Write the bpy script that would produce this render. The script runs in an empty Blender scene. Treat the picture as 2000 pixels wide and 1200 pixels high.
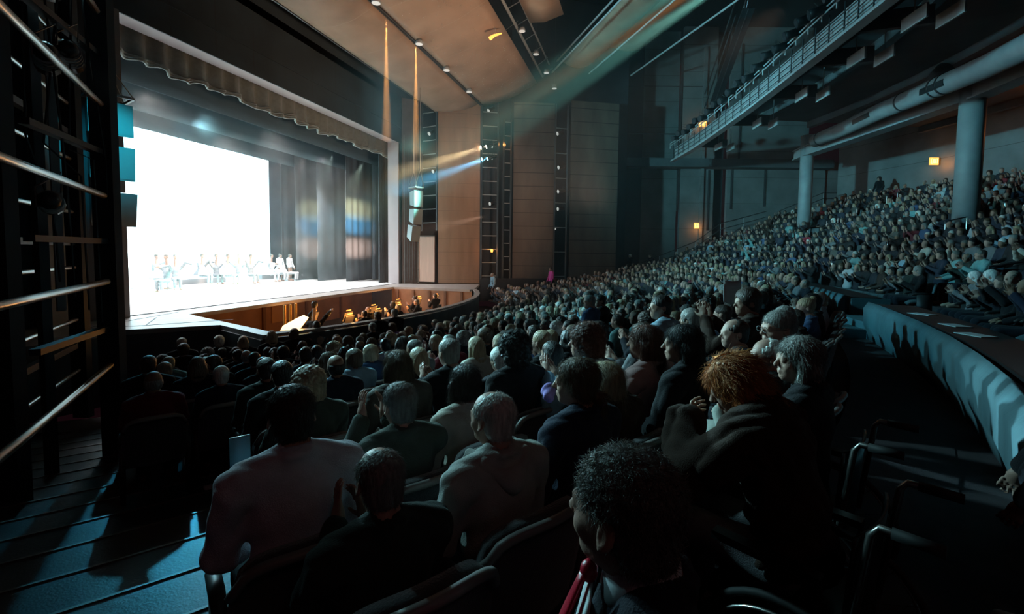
import bpy, math, random, os
import numpy as np
from mathutils import Vector, Matrix
random.seed(7)
SC = bpy.context.scene
COL = SC.collection
R = math.radians

# ---------------------------------------------------------------- camera, world, light, exposure
def basis(yaw, pit, rol):
    yaw, pit, rol = R(yaw), R(pit), R(rol)
    fw = Vector((math.cos(yaw)*math.cos(pit), math.sin(yaw)*math.cos(pit), -math.sin(pit)))
    rt = Vector((math.sin(yaw), -math.cos(yaw), 0)); up = rt.cross(fw)
    return fw, rt*math.cos(rol)+up*math.sin(rol), -rt*math.sin(rol)+up*math.cos(rol)
FW, RT, UP = basis(15.3, 3.3, 0.6)
cd = bpy.data.cameras.new('camera'); cam = bpy.data.objects.new('camera', cd); COL.objects.link(cam)
cam.matrix_world = Matrix(((RT.x, UP.x, -FW.x, 0), (RT.y, UP.y, -FW.y, 0), (RT.z, UP.z, -FW.z, 0), (0, 0, 0, 1)))
cd.sensor_width = 36; cd.lens = 16.2; cd.shift_y = -0.027; cd.clip_start = 0.05; cd.clip_end = 300
SC.camera = cam
w = bpy.data.worlds.new('dark'); SC.world = w; w.use_nodes = True
w.node_tree.nodes['Background'].inputs[0].default_value = (1.0, 0.28, 0.45, 1)
w.node_tree.nodes['Background'].inputs[1].default_value = 0.003
SC.view_settings.view_transform = 'Standard'; SC.view_settings.look = 'None'
SC.view_settings.exposure = 0.9; SC.view_settings.gamma = 1.0; SC.view_settings.use_curve_mapping = False
cy = SC.cycles
cy.use_denoising = True; cy.max_bounces = 5; cy.diffuse_bounces = 2; cy.glossy_bounces = 2
cy.volume_bounces = 0; cy.transmission_bounces = 2; cy.transparent_max_bounces = 6
cy.caustics_reflective = False; cy.caustics_refractive = False; cy.sample_clamp_indirect = 2.0
CYC_RGB = (0.62, 1.0, 1.12); CYC_STRENGTH = 1.8

def spot(name, loc, aim, energy, color, angle, blend=0.4, radius=0.08):
    l = bpy.data.lights.new(name, 'SPOT'); l.energy = energy; l.color = color
    l.spot_size = R(angle); l.spot_blend = blend; l.shadow_soft_size = radius
    o = bpy.data.objects.new(name, l); COL.objects.link(o); o.location = loc
    d = Vector(aim)-Vector(loc); o.rotation_euler = d.to_track_quat('-Z', 'Y').to_euler(); return o
def point(name, loc, energy, color, radius=0.1):
    l = bpy.data.lights.new(name, 'POINT'); l.energy = energy; l.color = color; l.shadow_soft_size = radius
    o = bpy.data.objects.new(name, l); COL.objects.link(o); o.location = loc; return o
def area(name, loc, aim, energy, color, sx, sy):
    l = bpy.data.lights.new(name, 'AREA'); l.energy = energy; l.color = color; l.shape = 'RECTANGLE'; l.size = sx; l.size_y = sy
    o = bpy.data.objects.new(name, l); COL.objects.link(o); o.location = loc
    d = Vector(aim)-Vector(loc); o.rotation_euler = d.to_track_quat('-Z', 'Y').to_euler(); return o

# stage rig over the dance floor
for i, (x, y) in enumerate(((13, 17.5), (19, 17.5), (13, 20.5), (19, 20.5), (24, 18.5))):
    spot('stage_light', (x, y, 5.9), (x, y-1.2, -1.95), 1500, (1.0, 0.97, 0.95), 110, 0.6, 0.25)
for x in (12.5, 17.5, 22.5):
    spot('dancer_fill', (x, 17.7, 5.5), (x+0.8, 22.5, -1.5), 800, (1.0, 0.98, 0.96), 75, 0.6, 0.15)  # added front fill that brightens the backlit dancers
# border spots whose beams show over the wings
BORDER_SPOTS = [((19.9, 17.6, 4.85), (17.2, 17.2, 1.4), 520, (1.0, 0.72, 0.7)), ((21.5, 17.6, 5.05), (19.0, 17.3, 2.0), 620, (1.0, 0.78, 0.72)),
                ((23.9, 17.6, 5.75), (20.6, 17.0, 1.2), 1100, (0.72, 1.0, 0.9)), ((26.0, 17.0, 5.6), (22.6, 16.6, 1.2), 1400, (0.75, 1.0, 0.82))]
for a, b, e, c in BORDER_SPOTS:
    spot('border_spot_beam', a, b, e*2.5, c, 26, 0.7, 0.05)
# tower lamps shining to the wings
TOWER_LAMPS = [((26.72, 9.40, 6.32), (20.5, 18.5, 2.2), 2600, (1.0, 0.72, 0.35)), ((26.80, 9.08, 6.36), (21.6, 18.5, 2.1), 2200, (1.0, 0.78, 0.42)),
               ((26.72, 9.32, 5.61), (20.2, 18.6, 1.0), 2600, (0.12, 0.62, 1.0)), ((26.80, 9.00, 5.64), (21.2, 18.4, 1.0), 2400, (0.2, 0.66, 1.0))]
for a, b, e, c in TOWER_LAMPS:
    spot('tower_beam', a, b, e*9, c, 12, 0.6, 0.05)
spot('tower_low_beam', (26.7, 9.1, 2.2), (21.2, 18.6, -0.4), 9000, (1.0, 0.62, 0.45), 17, 0.8, 0.05)
spot('tower_low_beam', (26.75, 8.9, 2.2), (22.0, 18.4, -0.5), 7000, (1.0, 0.6, 0.42), 15, 0.8, 0.05)
for z, c, e in ((1.75, (1.0, 0.85, 0.45), 30000), (0.75, (0.15, 0.6, 1.0), 26000), (-0.75, (1.0, 0.62, 0.48), 34000)):
    for ax, ay in ((25.5, 17.7), (26.6, 17.7), (25.7, 20.8)):
        spot('side_boom_beam', (8.0, 9.9, z+1.1), (ax, ay, z+0.95), e, c, 5.0, 0.9, 0.05)
# amber downlights under the ceiling joint
for x in (15.9, 18.3):
    spot('amber_downlight', (x, 9.35, 8.75), (x, 9.35, 0), 50000, (1.0, 0.42, 0.1), 5.5, 0.8, 0.03)
# front-of-house beams from high on the right, out of the frame
spot('front_beam_teal', (19.4, -3.6, 11.5), (17.0, 19.0, -1.9), 110000, (0.3, 0.95, 0.8), 9, 0.6, 0.1)
spot('front_beam_orange', (20.8, -3.8, 11.8), (18.6, 19.0, -1.6), 130000, (1.0, 0.4, 0.1), 6, 0.7, 0.1)
spot('front_beam_teal', (22.2, -4.0, 12.1), (20.2, 19.0, -1.9), 150000, (0.3, 0.95, 0.8), 9, 0.6, 0.1)
# added warm fill for the timber panels and ceiling reflectors, no lamp built
spot('panel_fill', (16.5, -4.2, 7.6), (27.2, 10.5, 2.0), 2600, (1.0, 0.62, 0.42), 40, 1.0, 0.4)
spot('ceiling_fill', (17, 1.0, 1.6), (19.5, 8.8, 9.5), 2000, (1.0, 0.63, 0.42), 95, 1.0, 0.5)
spot('teal_fill', (10.2, 12.2, 5.6), (17, -8, 2.0), 3300, (0.2, 0.8, 1.0), 80, 0.8, 0.35)  # teal fills added to brighten the balcony, far wall and near audience
spot('teal_fill', (9.6, 12.4, 4.6), (27, -4.5, 6.8), 10500, (0.25, 0.82, 0.95), 50, 0.9, 0.3)
spot('speaker_fill', (6.9, 10.6, 4.2), (9.0, 13.3, 2.6), 420, (0.02, 0.72, 0.95), 42, 0.9, 0.1)  # added only to light the left loudspeaker faces
spot('teal_fill', (15.2, 17.8, 5.3), (4.0, 0.1, -0.9), 12000, (0.42, 0.88, 1.0), 18, 0.9, 0.25)
spot('teal_fill', (5.9, 9.4, 5.4), (3.4, -0.6, -0.8), 2000, (0.42, 0.9, 1.0), 42, 0.9, 0.3)
area('warm_rear_fill', (-2.5, -3.5, 5.0), (3, 0.5, -1), 3.5, (1.0, 0.5, 0.45), 1.2, 1.2)  # added warm fill on the backs of the near audience
spot('teal_floor_fill', (14.6, 17.8, 5.2), (3.5, 3.6, -2.3), 1400, (0.08, 0.66, 1.0), 14, 0.7, 0.15)  # added spot standing in for cyclorama light on the aisle floor
point('step_glow', (4.35, 4.0, -2.1), 7, (1.0, 0.35, 0.08), 0.04)

# ---------------------------------------------------------------- materials
def nd(nt, t, **k):
    n = nt.nodes.new(t)
    for a, b in k.items(): setattr(n, a, b)
    return n
def mat(name, c, rough=0.6, metal=0.0, var=0.0, vscale=3.0, bump=0.0, bscale=40.0, spec=0.5, sheen=0.0, stretch=(1, 1, 1), objcol=False, emit=None, estr=0.0):
    m = bpy.data.materials.new(name); m.use_nodes = True; nt = m.node_tree; b = nt.nodes['Principled BSDF']
    b.inputs['Base Color'].default_value = (*c, 1); b.inputs['Roughness'].default_value = rough
    b.inputs['Metallic'].default_value = metal; b.inputs['Specular IOR Level'].default_value = spec
    if sheen: b.inputs['Sheen Weight'].default_value = sheen
    tc = nd(nt, 'ShaderNodeTexCoord')
    mp = nd(nt, 'ShaderNodeMapping'); mp.inputs['Scale'].default_value = stretch
    nt.links.new(tc.outputs['Object'], mp.inputs[0])
    src = None
    if objcol:
        oi = nd(nt, 'ShaderNodeObjectInfo'); src = oi.outputs['Color']; nt.links.new(src, b.inputs['Base Color'])
    if var:
        n = nd(nt, 'ShaderNodeTexNoise'); n.inputs['Scale'].default_value = vscale; n.inputs['Detail'].default_value = 4
        nt.links.new(mp.outputs[0], n.inputs[0])
        r = nd(nt, 'ShaderNodeMapRange'); r.inputs[1].default_value = 0.3; r.inputs[2].default_value = 0.7
        r.inputs[3].default_value = 1-var; r.inputs[4].default_value = 1+var; nt.links.new(n.outputs[0], r.inputs[0])
        x = nd(nt, 'ShaderNodeVectorMath', operation='SCALE')
        if src: nt.links.new(src, x.inputs[0])
        else: x.inputs[0].default_value = c
        nt.links.new(r.outputs[0], x.inputs[3]); nt.links.new(x.outputs[0], b.inputs['Base Color'])
    if bump:
        n = nd(nt, 'ShaderNodeTexNoise'); n.inputs['Scale'].default_value = bscale; n.inputs['Detail'].default_value = 3
        nt.links.new(mp.outputs[0], n.inputs[0])
        u = nd(nt, 'ShaderNodeBump'); u.inputs['Strength'].default_value = bump; u.inputs['Distance'].default_value = 0.02
        nt.links.new(n.outputs[0], u.inputs['Height']); nt.links.new(u.outputs[0], b.inputs['Normal'])
    if emit:
        b.inputs['Emission Color'].default_value = (*emit, 1); b.inputs['Emission Strength'].default_value = estr
    return m
def haze_mat(name, dens):
    m = bpy.data.materials.new(name); m.use_nodes = True; nt = m.node_tree; nt.nodes.clear()
    o = nd(nt, 'ShaderNodeOutputMaterial'); v = nd(nt, 'ShaderNodeVolumeScatter')
    v.inputs['Density'].default_value = dens; v.inputs['Anisotropy'].default_value = 0.3
    nt.links.new(v.outputs[0], o.inputs['Volume']); return m
M = {}
M['black'] = mat('black paint', (0.012, 0.013, 0.016), 0.55)
M['black_wall'] = mat('black wall', (0.03, 0.04, 0.05), 0.85, var=0.3, vscale=0.6)
M['header'] = mat('header wall', (0.022, 0.038, 0.048), 0.8, var=0.25, vscale=0.7, bump=0.1)
M['reveal'] = mat('reveal paint', (0.42, 0.38, 0.40), 0.7, var=0.04, vscale=2)
M['jamb'] = mat('jamb paint', (0.13, 0.14, 0.15), 0.7, var=0.1)
M['curtain'] = mat('house curtain', (0.19, 0.215, 0.20), 0.9, bump=0.4, bscale=60, sheen=0.3, var=0.1, vscale=8)
M['leg_cloth'] = mat('wing cloth', (0.085, 0.105, 0.12), 0.95, var=0.1, vscale=1, sheen=0.1)
M['border'] = mat('border cloth', (0.07, 0.11, 0.13), 0.95, var=0.08, vscale=0.5)
M['dance_floor'] = mat('dance floor', (0.8, 0.8, 0.8), 0.45)
M['apron'] = mat('apron boards', (0.34, 0.31, 0.30), 0.33, var=0.12, vscale=3, spec=0.6)
M['stage_front'] = mat('stage front', (0.07, 0.09, 0.10), 0.6, var=0.2)
M['carpet'] = mat('dark carpet', (0.035, 0.025, 0.028), 0.95, var=0.25, vscale=6, bump=0.4, bscale=200)
M['step_floor'] = mat('painted steps', (0.035, 0.04, 0.045), 0.34, var=0.3, vscale=1.3, bump=0.1, bscale=60, spec=0.45)
M['nosing'] = mat('nosing strip', (0.17, 0.155, 0.145), 0.4, metal=0.6)
M['concrete'] = mat('board marked wall', (0.16, 0.165, 0.165), 0.85, var=0.22, vscale=0.8, bump=0.15, bscale=6)
M['dark_concrete'] = mat('dark wall', (0.035, 0.032, 0.034), 0.9, var=0.25, vscale=0.5)
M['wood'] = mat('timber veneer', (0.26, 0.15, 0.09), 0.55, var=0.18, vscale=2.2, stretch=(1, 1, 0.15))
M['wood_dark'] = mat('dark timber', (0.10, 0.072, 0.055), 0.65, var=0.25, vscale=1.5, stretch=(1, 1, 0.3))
M['ceil_wood'] = mat('ceiling timber', (0.24, 0.165, 0.115), 0.6, var=0.22, vscale=0.8)
M['steel'] = mat('bright steel', (0.6, 0.58, 0.55), 0.3, metal=1.0, bump=0.05, bscale=30)
M['dark_steel'] = mat('dark steel', (0.07, 0.075, 0.08), 0.42, metal=0.7)
M['tower_paint'] = mat('tower paint', (0.014, 0.018, 0.024), 0.5, var=0.2, vscale=4)
M['cable'] = mat('cable rubber', (0.015, 0.015, 0.017), 0.5)
M['wire'] = mat('steel wire', (0.55, 0.5, 0.42), 0.35, metal=0.8)
M['speaker'] = mat('speaker paint', (0.26, 0.33, 0.34), 0.55, var=0.05)
M['grille'] = mat('speaker grille', (0.10, 0.12, 0.125), 0.6, bump=0.3, bscale=150)
M['parapet'] = mat('parapet plaster', (0.10, 0.19, 0.22), 0.75, var=0.22, vscale=2.5, bump=0.3, bscale=25, stretch=(1, 1, 0.4))
M['ledge'] = mat('ledge', (0.02, 0.018, 0.02), 0.6)
M['grey_steel'] = mat('grey painted steel', (0.27, 0.30, 0.31), 0.55, var=0.12, vscale=2)
M['slab'] = mat('balcony slab', (0.085, 0.09, 0.095), 0.8, var=0.2, vscale=0.8)
M['amber_glow'] = mat('amber sign', (0.2, 0.1, 0.03), 0.5, emit=(1.0, 0.40, 0.08), estr=1.0)
M['amber_soft'] = mat('amber lamp', (0.2, 0.1, 0.03), 0.5, emit=(1.0, 0.3, 0.05), estr=1.6)
M['sign_text'] = mat('sign letters', (0.9, 0.6, 0.3), 0.5, emit=(1.0, 0.62, 0.25), estr=1.2)
M['lens_warm'] = mat('warm lens', (1, 1, 1), 0.3, emit=(1.0, 0.85, 0.6), estr=14.0)
M['lens_cyan'] = mat('cyan lens', (1, 1, 1), 0.3, emit=(0.2, 0.75, 1.0), estr=14.0)
M['lens_dim'] = mat('dim lens', (0.6, 0.6, 0.6), 0.15, emit=(0.8, 0.85, 0.8), estr=0.25)
M['lens_off'] = mat('unlit lens', (0.025, 0.027, 0.03), 0.25)
M['lamp_body'] = mat('lamp body', (0.02, 0.02, 0.022), 0.4, metal=0.3)
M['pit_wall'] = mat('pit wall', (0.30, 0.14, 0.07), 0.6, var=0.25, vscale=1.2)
M['pit_floor'] = mat('pit floor', (0.06, 0.04, 0.03), 0.7)
M['paper'] = mat('paper', (0.55, 0.6, 0.6), 0.7)
M['paper_lit'] = mat('sheet music', (0.9, 0.75, 0.5), 0.7)  # warm lamplight put into the colour of the score paper
M['cyc'] = mat('backlit cyclorama', (0.6, 0.6, 0.6), 0.9, emit=CYC_RGB, estr=CYC_STRENGTH)
M['seat_fabric'] = mat('seat fabric', (0.035, 0.032, 0.036), 0.8, sheen=0.3, bump=0.3, bscale=150, var=0.1)
M['seat_trim'] = mat('seat trim', (0.20, 0.18, 0.17), 0.5)
M['seat_shell'] = mat('seat shell', (0.02, 0.018, 0.018), 0.5)
M['seat_grey'] = mat('grey seat fabric', (0.10, 0.13, 0.14), 0.8)
M['skin'] = mat('skin', (0.4, 0.26, 0.2), 0.5, objcol=True, var=0.12, vscale=9, bump=0.08, bscale=180, spec=0.4)
M['cloth'] = mat('clothing', (0.1, 0.1, 0.1), 0.85, objcol=True, var=0.12, vscale=12, bump=0.35, bscale=220, sheen=0.06, spec=0.12)
M['hair'] = mat('hair', (0.05, 0.04, 0.03), 0.45, objcol=True, var=0.35, vscale=60, bump=0.6, bscale=110, stretch=(1, 1, 0.12), spec=0.5)
M['red_tie'] = mat('red tie satin', (0.55, 0.01, 0.035), 0.35, bump=0.1, bscale=80)
M['white_shirt'] = mat('white shirt', (0.6, 0.66, 0.68), 0.7)
M['pale_costume'] = mat('dance costume', (0.5, 0.52, 0.53), 0.8)
M['chair_black'] = mat('wheelchair frame', (0.02, 0.02, 0.022), 0.35, metal=0.5)
M['rubber'] = mat('tyre rubber', (0.015, 0.015, 0.015), 0.7)
M['gold'] = mat('gilded wood', (0.75, 0.42, 0.10), 0.35, metal=0.3)
M['purple'] = mat('purple scrunchie', (0.35, 0.12, 0.5), 0.8)
M['blue_strap'] = mat('blue wristband', (0.1, 0.25, 0.6), 0.5)

# ---------------------------------------------------------------- mesh helpers
class MB:
    def __init__(s): s.v = []; s.f = []; s.n = 0
    def add(s, verts, faces):
        b = len(s.v); s.v.extend([tuple(v) for v in verts]); s.f.extend([tuple(i+b for i in f) for f in faces]); return s
    def box(s, c, d, rz=0.0, rot=None):
        x, y, z = d[0]/2, d[1]/2, d[2]/2
        vs = [Vector((a, b, e)) for e in (-z, z) for b in (-y, y) for a in (-x, x)]
        m = rot if rot is not None else Matrix.Rotation(rz, 3, 'Z')
        return s.add([m @ v+Vector(c) for v in vs], [(0, 2, 3, 1), (4, 5, 7, 6), (0, 1, 5, 4), (2, 6, 7, 3), (0, 4, 6, 2), (1, 3, 7, 5)])
    def beam(s, a, b, w, h):          # rectangular bar from a to b
        a, b = Vector(a), Vector(b); d = b-a; q = d.to_track_quat('Y', 'Z').to_matrix()
        return s.box((a+b)/2, (w, d.length, h), rot=q)
    def tube(s, pts, r, n=8, cap=True):
        pts = [Vector(p) for p in pts]; rs = r if isinstance(r, (list, tuple)) else [r]*len(pts)
        base = len(s.v); up = None
        for i, p in enumerate(pts):
            t = (pts[min(i+1, len(pts)-1)]-pts[max(i-1, 0)]).normalized()
            if up is None:
                up = t.orthogonal().normalized()
            up = (up-t*up.dot(t)).normalized(); w_ = t.cross(up)
            for k in range(n):
                a = 2*math.pi*k/n; s.v.append(tuple(p+(up*math.cos(a)+w_*math.sin(a))*rs[i]))
        for i in range(len(pts)-1):
            for k in range(n):
                a = base+i*n+k; b = base+i*n+(k+1) % n; s.f.append((a, b, b+n, a+n))
        if cap:
            s.f.append(tuple(base+k for k in reversed(range(n)))); e = base+(len(pts)-1)*n; s.f.append(tuple(e+k for k in range(n)))
        return s
    def prism(s, poly, z0, z1):
        n = len(poly); b = len(s.v)
        s.v.extend([(p[0], p[1], z0) for p in poly]+[(p[0], p[1], z1) for p in poly])
        s.f.append(tuple(b+i for i in reversed(range(n)))); s.f.append(tuple(b+n+i for i in range(n)))
        for i in range(n):
            j = (i+1) % n; s.f.append((b+i, b+j, b+n+j, b+n+i))
        return s
    def sheet(s, grid, th):           # grid[i][j] points; given thickness along normals
        ni, nj = len(grid), len(grid[0]); P = np.array([[tuple(p) for p in r] for r in grid], float)
        du = np.gradient(P, axis=0); dv = np.gradient(P, axis=1); N = np.cross(du, dv); N /= np.linalg.norm(N, axis=2, keepdims=True)+1e-9
        b = len(s.v)
        for L in (P, P+N*th): s.v.extend([tuple(x) for x in L.reshape(-1, 3)])
        o = ni*nj; I = lambda i, j: b+i*nj+j
        for i in range(ni-1):
            for j in range(nj-1):
                s.f.append((I(i, j), I(i+1, j), I(i+1, j+1), I(i, j+1))); s.f.append(tuple(x+o for x in (I(i, j), I(i, j+1), I(i+1, j+1), I(i+1, j))))
        ring = [I(i, 0) for i in range(ni)]+[I(ni-1, j) for j in range(1, nj)]+[I(i, nj-1) for i in range(ni-2, -1, -1)]+[I(0, j) for j in range(nj-2, 0, -1)]
        for k in range(len(ring)):
            a, c = ring[k], ring[(k+1) % len(ring)]; s.f.append((c, a, a+o, c+o))
        return s
    def ball(s, c, r, n=10, m=7):
        r = r if isinstance(r, (tuple, list)) else (r, r, r); b = len(s.v)
        for i in range(1, m):
            t = math.pi*i/m
            for k in range(n):
                a = 2*math.pi*k/n; s.v.append((c[0]+r[0]*math.sin(t)*math.cos(a), c[1]+r[1]*math.sin(t)*math.sin(a), c[2]+r[2]*math.cos(t)))
        s.v.append((c[0], c[1], c[2]+r[2])); s.v.append((c[0], c[1], c[2]-r[2])); T, B = len(s.v)-2, len(s.v)-1
        for i in range(m-2):
            for k in range(n):
                a = b+i*n+k; q = b+i*n+(k+1) % n; s.f.append((a, a+n, q+n, q))
        for k in range(n):
            s.f.append((T, b+k, b+(k+1) % n)); e = b+(m-2)*n; s.f.append((B, e+(k+1) % n, e+k))
        return s
    def mesh(s, name, m, smooth=False, off=(0, 0, 0)):
        me = bpy.data.meshes.new(name)
        vs = s.v if off == (0, 0, 0) else [(v[0]-off[0], v[1]-off[1], v[2]-off[2]) for v in s.v]
        me.from_pydata(vs, [], s.f); me.materials.append(m); me.update()
        if smooth: me.polygons.foreach_set('use_smooth', [True]*len(me.polygons))
        return me
    def build(s, name, m, parent=None, smooth=False):
        off = tuple(parent.location) if parent is not None and parent.get('_world') else (0, 0, 0)
        if parent is not None and parent.parent is not None and parent.parent.get('_world') and not parent.get('_world'):
            off = tuple(parent.parent.location)
        o = bpy.data.objects.new(name, s.mesh(name, m, smooth, off)); COL.objects.link(o)
        if parent is not None: o.parent = parent
        return o
def tag(o, label=None, cat=None, group=None, kind=None):
    if label: o['label'] = label
    if cat: o['category'] = cat
    if group: o['group'] = group
    if kind: o['kind'] = kind
    return o
def thing(name, label, cat, loc=(0, 0, 0), group=None, kind=None):
    o = bpy.data.objects.new(name, None); COL.objects.link(o); o.location = loc; o['_world'] = 1; o.empty_display_size = 0.2
    return tag(o, label, cat, group, kind)
def struct(name, mb, m, label=None, smooth=False):
    o = mb.build(name, m, None, smooth); o['kind'] = 'structure'
    if label: o['label'] = label
    return o
def seams(m, axis_scale, depth=0.5, width=0.02, color=(0.02, 0.015, 0.01)):
    """dark joint lines: axis_scale = (axis index, spacing) list, in object coordinates"""
    nt = m.node_tree; b = nt.nodes['Principled BSDF']; tc = nd(nt, 'ShaderNodeTexCoord'); sx = nd(nt, 'ShaderNodeSeparateXYZ'); nt.links.new(tc.outputs['Object'], sx.inputs[0])
    last = None
    for ax, sp in axis_scale:
        d = nd(nt, 'ShaderNodeMath', operation='DIVIDE'); d.inputs[1].default_value = sp; nt.links.new(sx.outputs[ax], d.inputs[0])
        f = nd(nt, 'ShaderNodeMath', operation='FRACT'); nt.links.new(d.outputs[0], f.inputs[0])
        l = nd(nt, 'ShaderNodeMath', operation='LESS_THAN'); l.inputs[1].default_value = width/sp; nt.links.new(f.outputs[0], l.inputs[0])
        if last is None: last = l.outputs[0]
        else:
            x = nd(nt, 'ShaderNodeMath', operation='MAXIMUM'); nt.links.new(last, x.inputs[0]); nt.links.new(l.outputs[0], x.inputs[1]); last = x.outputs[0]
    mix = nd(nt, 'ShaderNodeMix', data_type='RGBA')
    sc_ = nd(nt, 'ShaderNodeMath', operation='MULTIPLY'); sc_.inputs[1].default_value = depth; nt.links.new(last, sc_.inputs[0]); nt.links.new(sc_.outputs[0], mix.inputs[0])
    old = b.inputs['Base Color'].links
    if old: nt.links.new(old[0].from_socket, mix.inputs[6])
    else: mix.inputs[6].default_value = b.inputs['Base Color'].default_value
    mix.inputs[7].default_value = (*color, 1); nt.links.new(mix.outputs[2], b.inputs['Base Color'])
seams(M['ceil_wood'], [(0, 2.35)], 0.45, 0.03, (0.34, 0.27, 0.2))
seams(M['wood_dark'], [(2, 0.83)], 0.9, 0.05)
seams(M['wood'], [(2, 0.83)], 0.45, 0.02)
seams(M['concrete'], [(2, 1.9)], 0.6, 0.03)
seams(M['header'], [(0, 1.6)], 0.4, 0.03)

# ---------------------------------------------------------------- geometry of the hall
SZ = -1.95                                   # stage level (eye level of the camera is 0)
CX, CY = 17.2, 22.0                          # centre of the seating arcs
def pol(r, ph): return (CX-r*math.cos(R(ph)), CY-r*math.sin(R(ph)))
def zf(r): return -1.75-0.16*max(0.0, 27.0-r)          # stalls floor
def zp(r): return -1.55+0.38*max(0.0, (r-28.6)/0.95)     # parterre floor
def arc(r, a, b, n): return [pol(r, a+(b-a)*i/(n-1)) for i in range(n)]
# ---------------------------------------------------------------- stage
out = [(5.2, 12.6), (8.1, 11.96), (9.46, 10.43), (8.62, 8.26)]
front = [(8.62+14.4*t, 21.85-math.sqrt(15.3**2-(8.62+14.4*t-15.8)**2)) for t in [i/14 for i in range(15)]]
rightout = [(25.22, 8.1), (25.2, 10.4), (25.9, 11.6), (25.6, 14.2)]
inner_front = [(9.05+15.6*t, 28.8-math.sqrt(22.05**2-(9.05+15.6*t-16.9)**2)) for t in [i/14 for i in range(15)]]
# the deck left and right of the pit and behind it, with the rail wall in front
deckL = [(5.2, 12.6), (8.1, 11.96), (9.46, 10.43), (8.62, 8.3), (9.0, 8.35), (10.75, 13.04), (10.75, 14.15), (5.2, 14.15)]
deckR = [(22.65, 8.5), (23.1, 8.4), (26.8, 9.4), (25.9, 11.75), (25.3, 14.15), (22.8, 14.15), (22.8, 13.04)]
mb = MB().prism(deckL, SZ-0.12, SZ).prism(deckR, SZ-0.12, SZ).prism([(10.75, 13.04), (22.8, 13.04), (22.8, 14.15), (10.75, 14.15)], SZ-0.12, SZ)
struct('stage_apron', mb, M['apron'])
struct('trim_1', MB().prism([(8.9, 14.15), (27.5, 14.15), (27.5, 14.24), (8.9, 14.24)], SZ-0.05, SZ+0.015), M['black'])
struct('stage_floor', MB().prism([(5, 14.24), (30, 14.24), (30, 27), (5, 27)], SZ-0.12, SZ), M['dance_floor'])
mb = MB()
for a, b in (((8.1, 13.0), (11, 13.75)), ((8.0, 12.75), (10.3, 10.9)), ((8.9, 12.2), (9.9, 13.2))):
    mb.beam((a[0], a[1], SZ+0.003), (b[0], b[1], SZ+0.003), 0.03, 0.006)
struct('trim_2', mb, M['stage_front'])
# stage front wall
mb = MB()
fr = [(5.2, 12.6), (8.1, 11.96), (9.46, 10.43), (8.62, 8.3)]
for a, b in zip(fr[:-1], fr[1:]): mb.beam((*a, (SZ-0.12-3.7)/2), (*b, (SZ-0.12-3.7)/2), 0.08, abs(SZ-0.12+3.7))
struct('wall_stage_front', mb, M['stage_front'])
mb = MB(); mr = MB()
for a, b in zip(front[:-1], front[1:]):
    mb.beam((*a, -2.8), (*b, -2.8), 0.12, 1.5); mr.beam((*a, SZ-0.02), (*b, SZ-0.02), 0.22, 0.06)
struct('wall_pit_front', mb, M['stage_front']); struct('pit_rail', mr, M['apron'])
# pit
PZ = -3.55
struct('pit_floor', MB().prism([(8.7, 8.2), (16.9, 6.4), (25.2, 8.2), (24.5, 16), (9, 16)], PZ-0.1, PZ), M['pit_floor'])
mb = MB()
mb.beam((10.75, 13.1, (SZ+PZ)/2-0.05), (8.95, 8.4, (SZ+PZ)/2-0.05), 0.1, abs(PZ-SZ)-0.1)
mb.beam((22.8, 13.1, (SZ+PZ)/2-0.05), (22.75, 8.4, (SZ+PZ)/2-0.05), 0.1, abs(PZ-SZ)-0.1)
mb.beam((9.6, 15.2, (SZ+PZ)/2-0.06), (24, 15.2, (SZ+PZ)/2-0.06), 0.1, abs(PZ-SZ)-0.15)
struct('wall_pit', mb, M['pit_wall'])
mb = MB()
for i in range(5):
    t = (i+0.4)/5.0; x, y = 22.75, 13.1-4.7*t; mb.box((x-0.07, y, (SZ+PZ)/2-0.05), (0.05, 0.12, 1.45))
for x in (12.0, 15.8, 18.4, 21.0): mb.box((x, 15.12, (SZ+PZ)/2-0.05), (0.14, 0.1, 1.45))
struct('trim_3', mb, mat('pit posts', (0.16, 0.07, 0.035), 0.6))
for (x, w_, lab) in ((16.9, 1.5, 'pale opening behind the orchestra pit players'),):
    pass
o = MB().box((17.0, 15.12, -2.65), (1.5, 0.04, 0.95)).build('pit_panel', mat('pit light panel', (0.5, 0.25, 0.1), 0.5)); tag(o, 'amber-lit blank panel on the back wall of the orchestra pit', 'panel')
o = MB().box((19.4, 15.1, -2.25), (0.5, 0.04, 0.35)).build('notice', M['gold']); tag(o, 'small yellow notice on the orchestra pit back wall', 'notice')

# stage box: side walls, roof, cyclorama
mb = MB().box((28.6, 20, 3.5), (0.3, 13.5, 11)).box((5.0, 20, 3.5), (0.3, 13.5, 11)).box((16.8, 26.6, 3.5), (24, 0.3, 11))
struct('wall_stage', mb, M['black_wall'])
struct('ceiling_stage', MB().box((16.8, 20.4, 9.0), (24, 12.8, 0.3)), M['black'])
cyc = MB().box((15.6, 25.0, 2.6), (22.4, 0.06, 9.1)).build('cyclorama', M['cyc'])
tag(cyc, 'bright white backlit cyclorama filling the back of the stage', 'backdrop')
mgr = mat('ground row', (0.3, 0.31, 0.32), 0.8)
for x0, x1, w_ in ((14.6, 15.6, 'at its hidden left end'), (18.4, 22.4, 'behind the dancers in the middle'), (25.2, 26.4, 'at its right end')):
    tag(MB().box(((x0+x1)/2, 24.3, SZ+0.14), (x1-x0, 0.25, 0.28)).build('ground_row', mgr), 'low pale ground row along the cyclorama foot, '+w_, 'ground row', 'ground rows')

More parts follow.
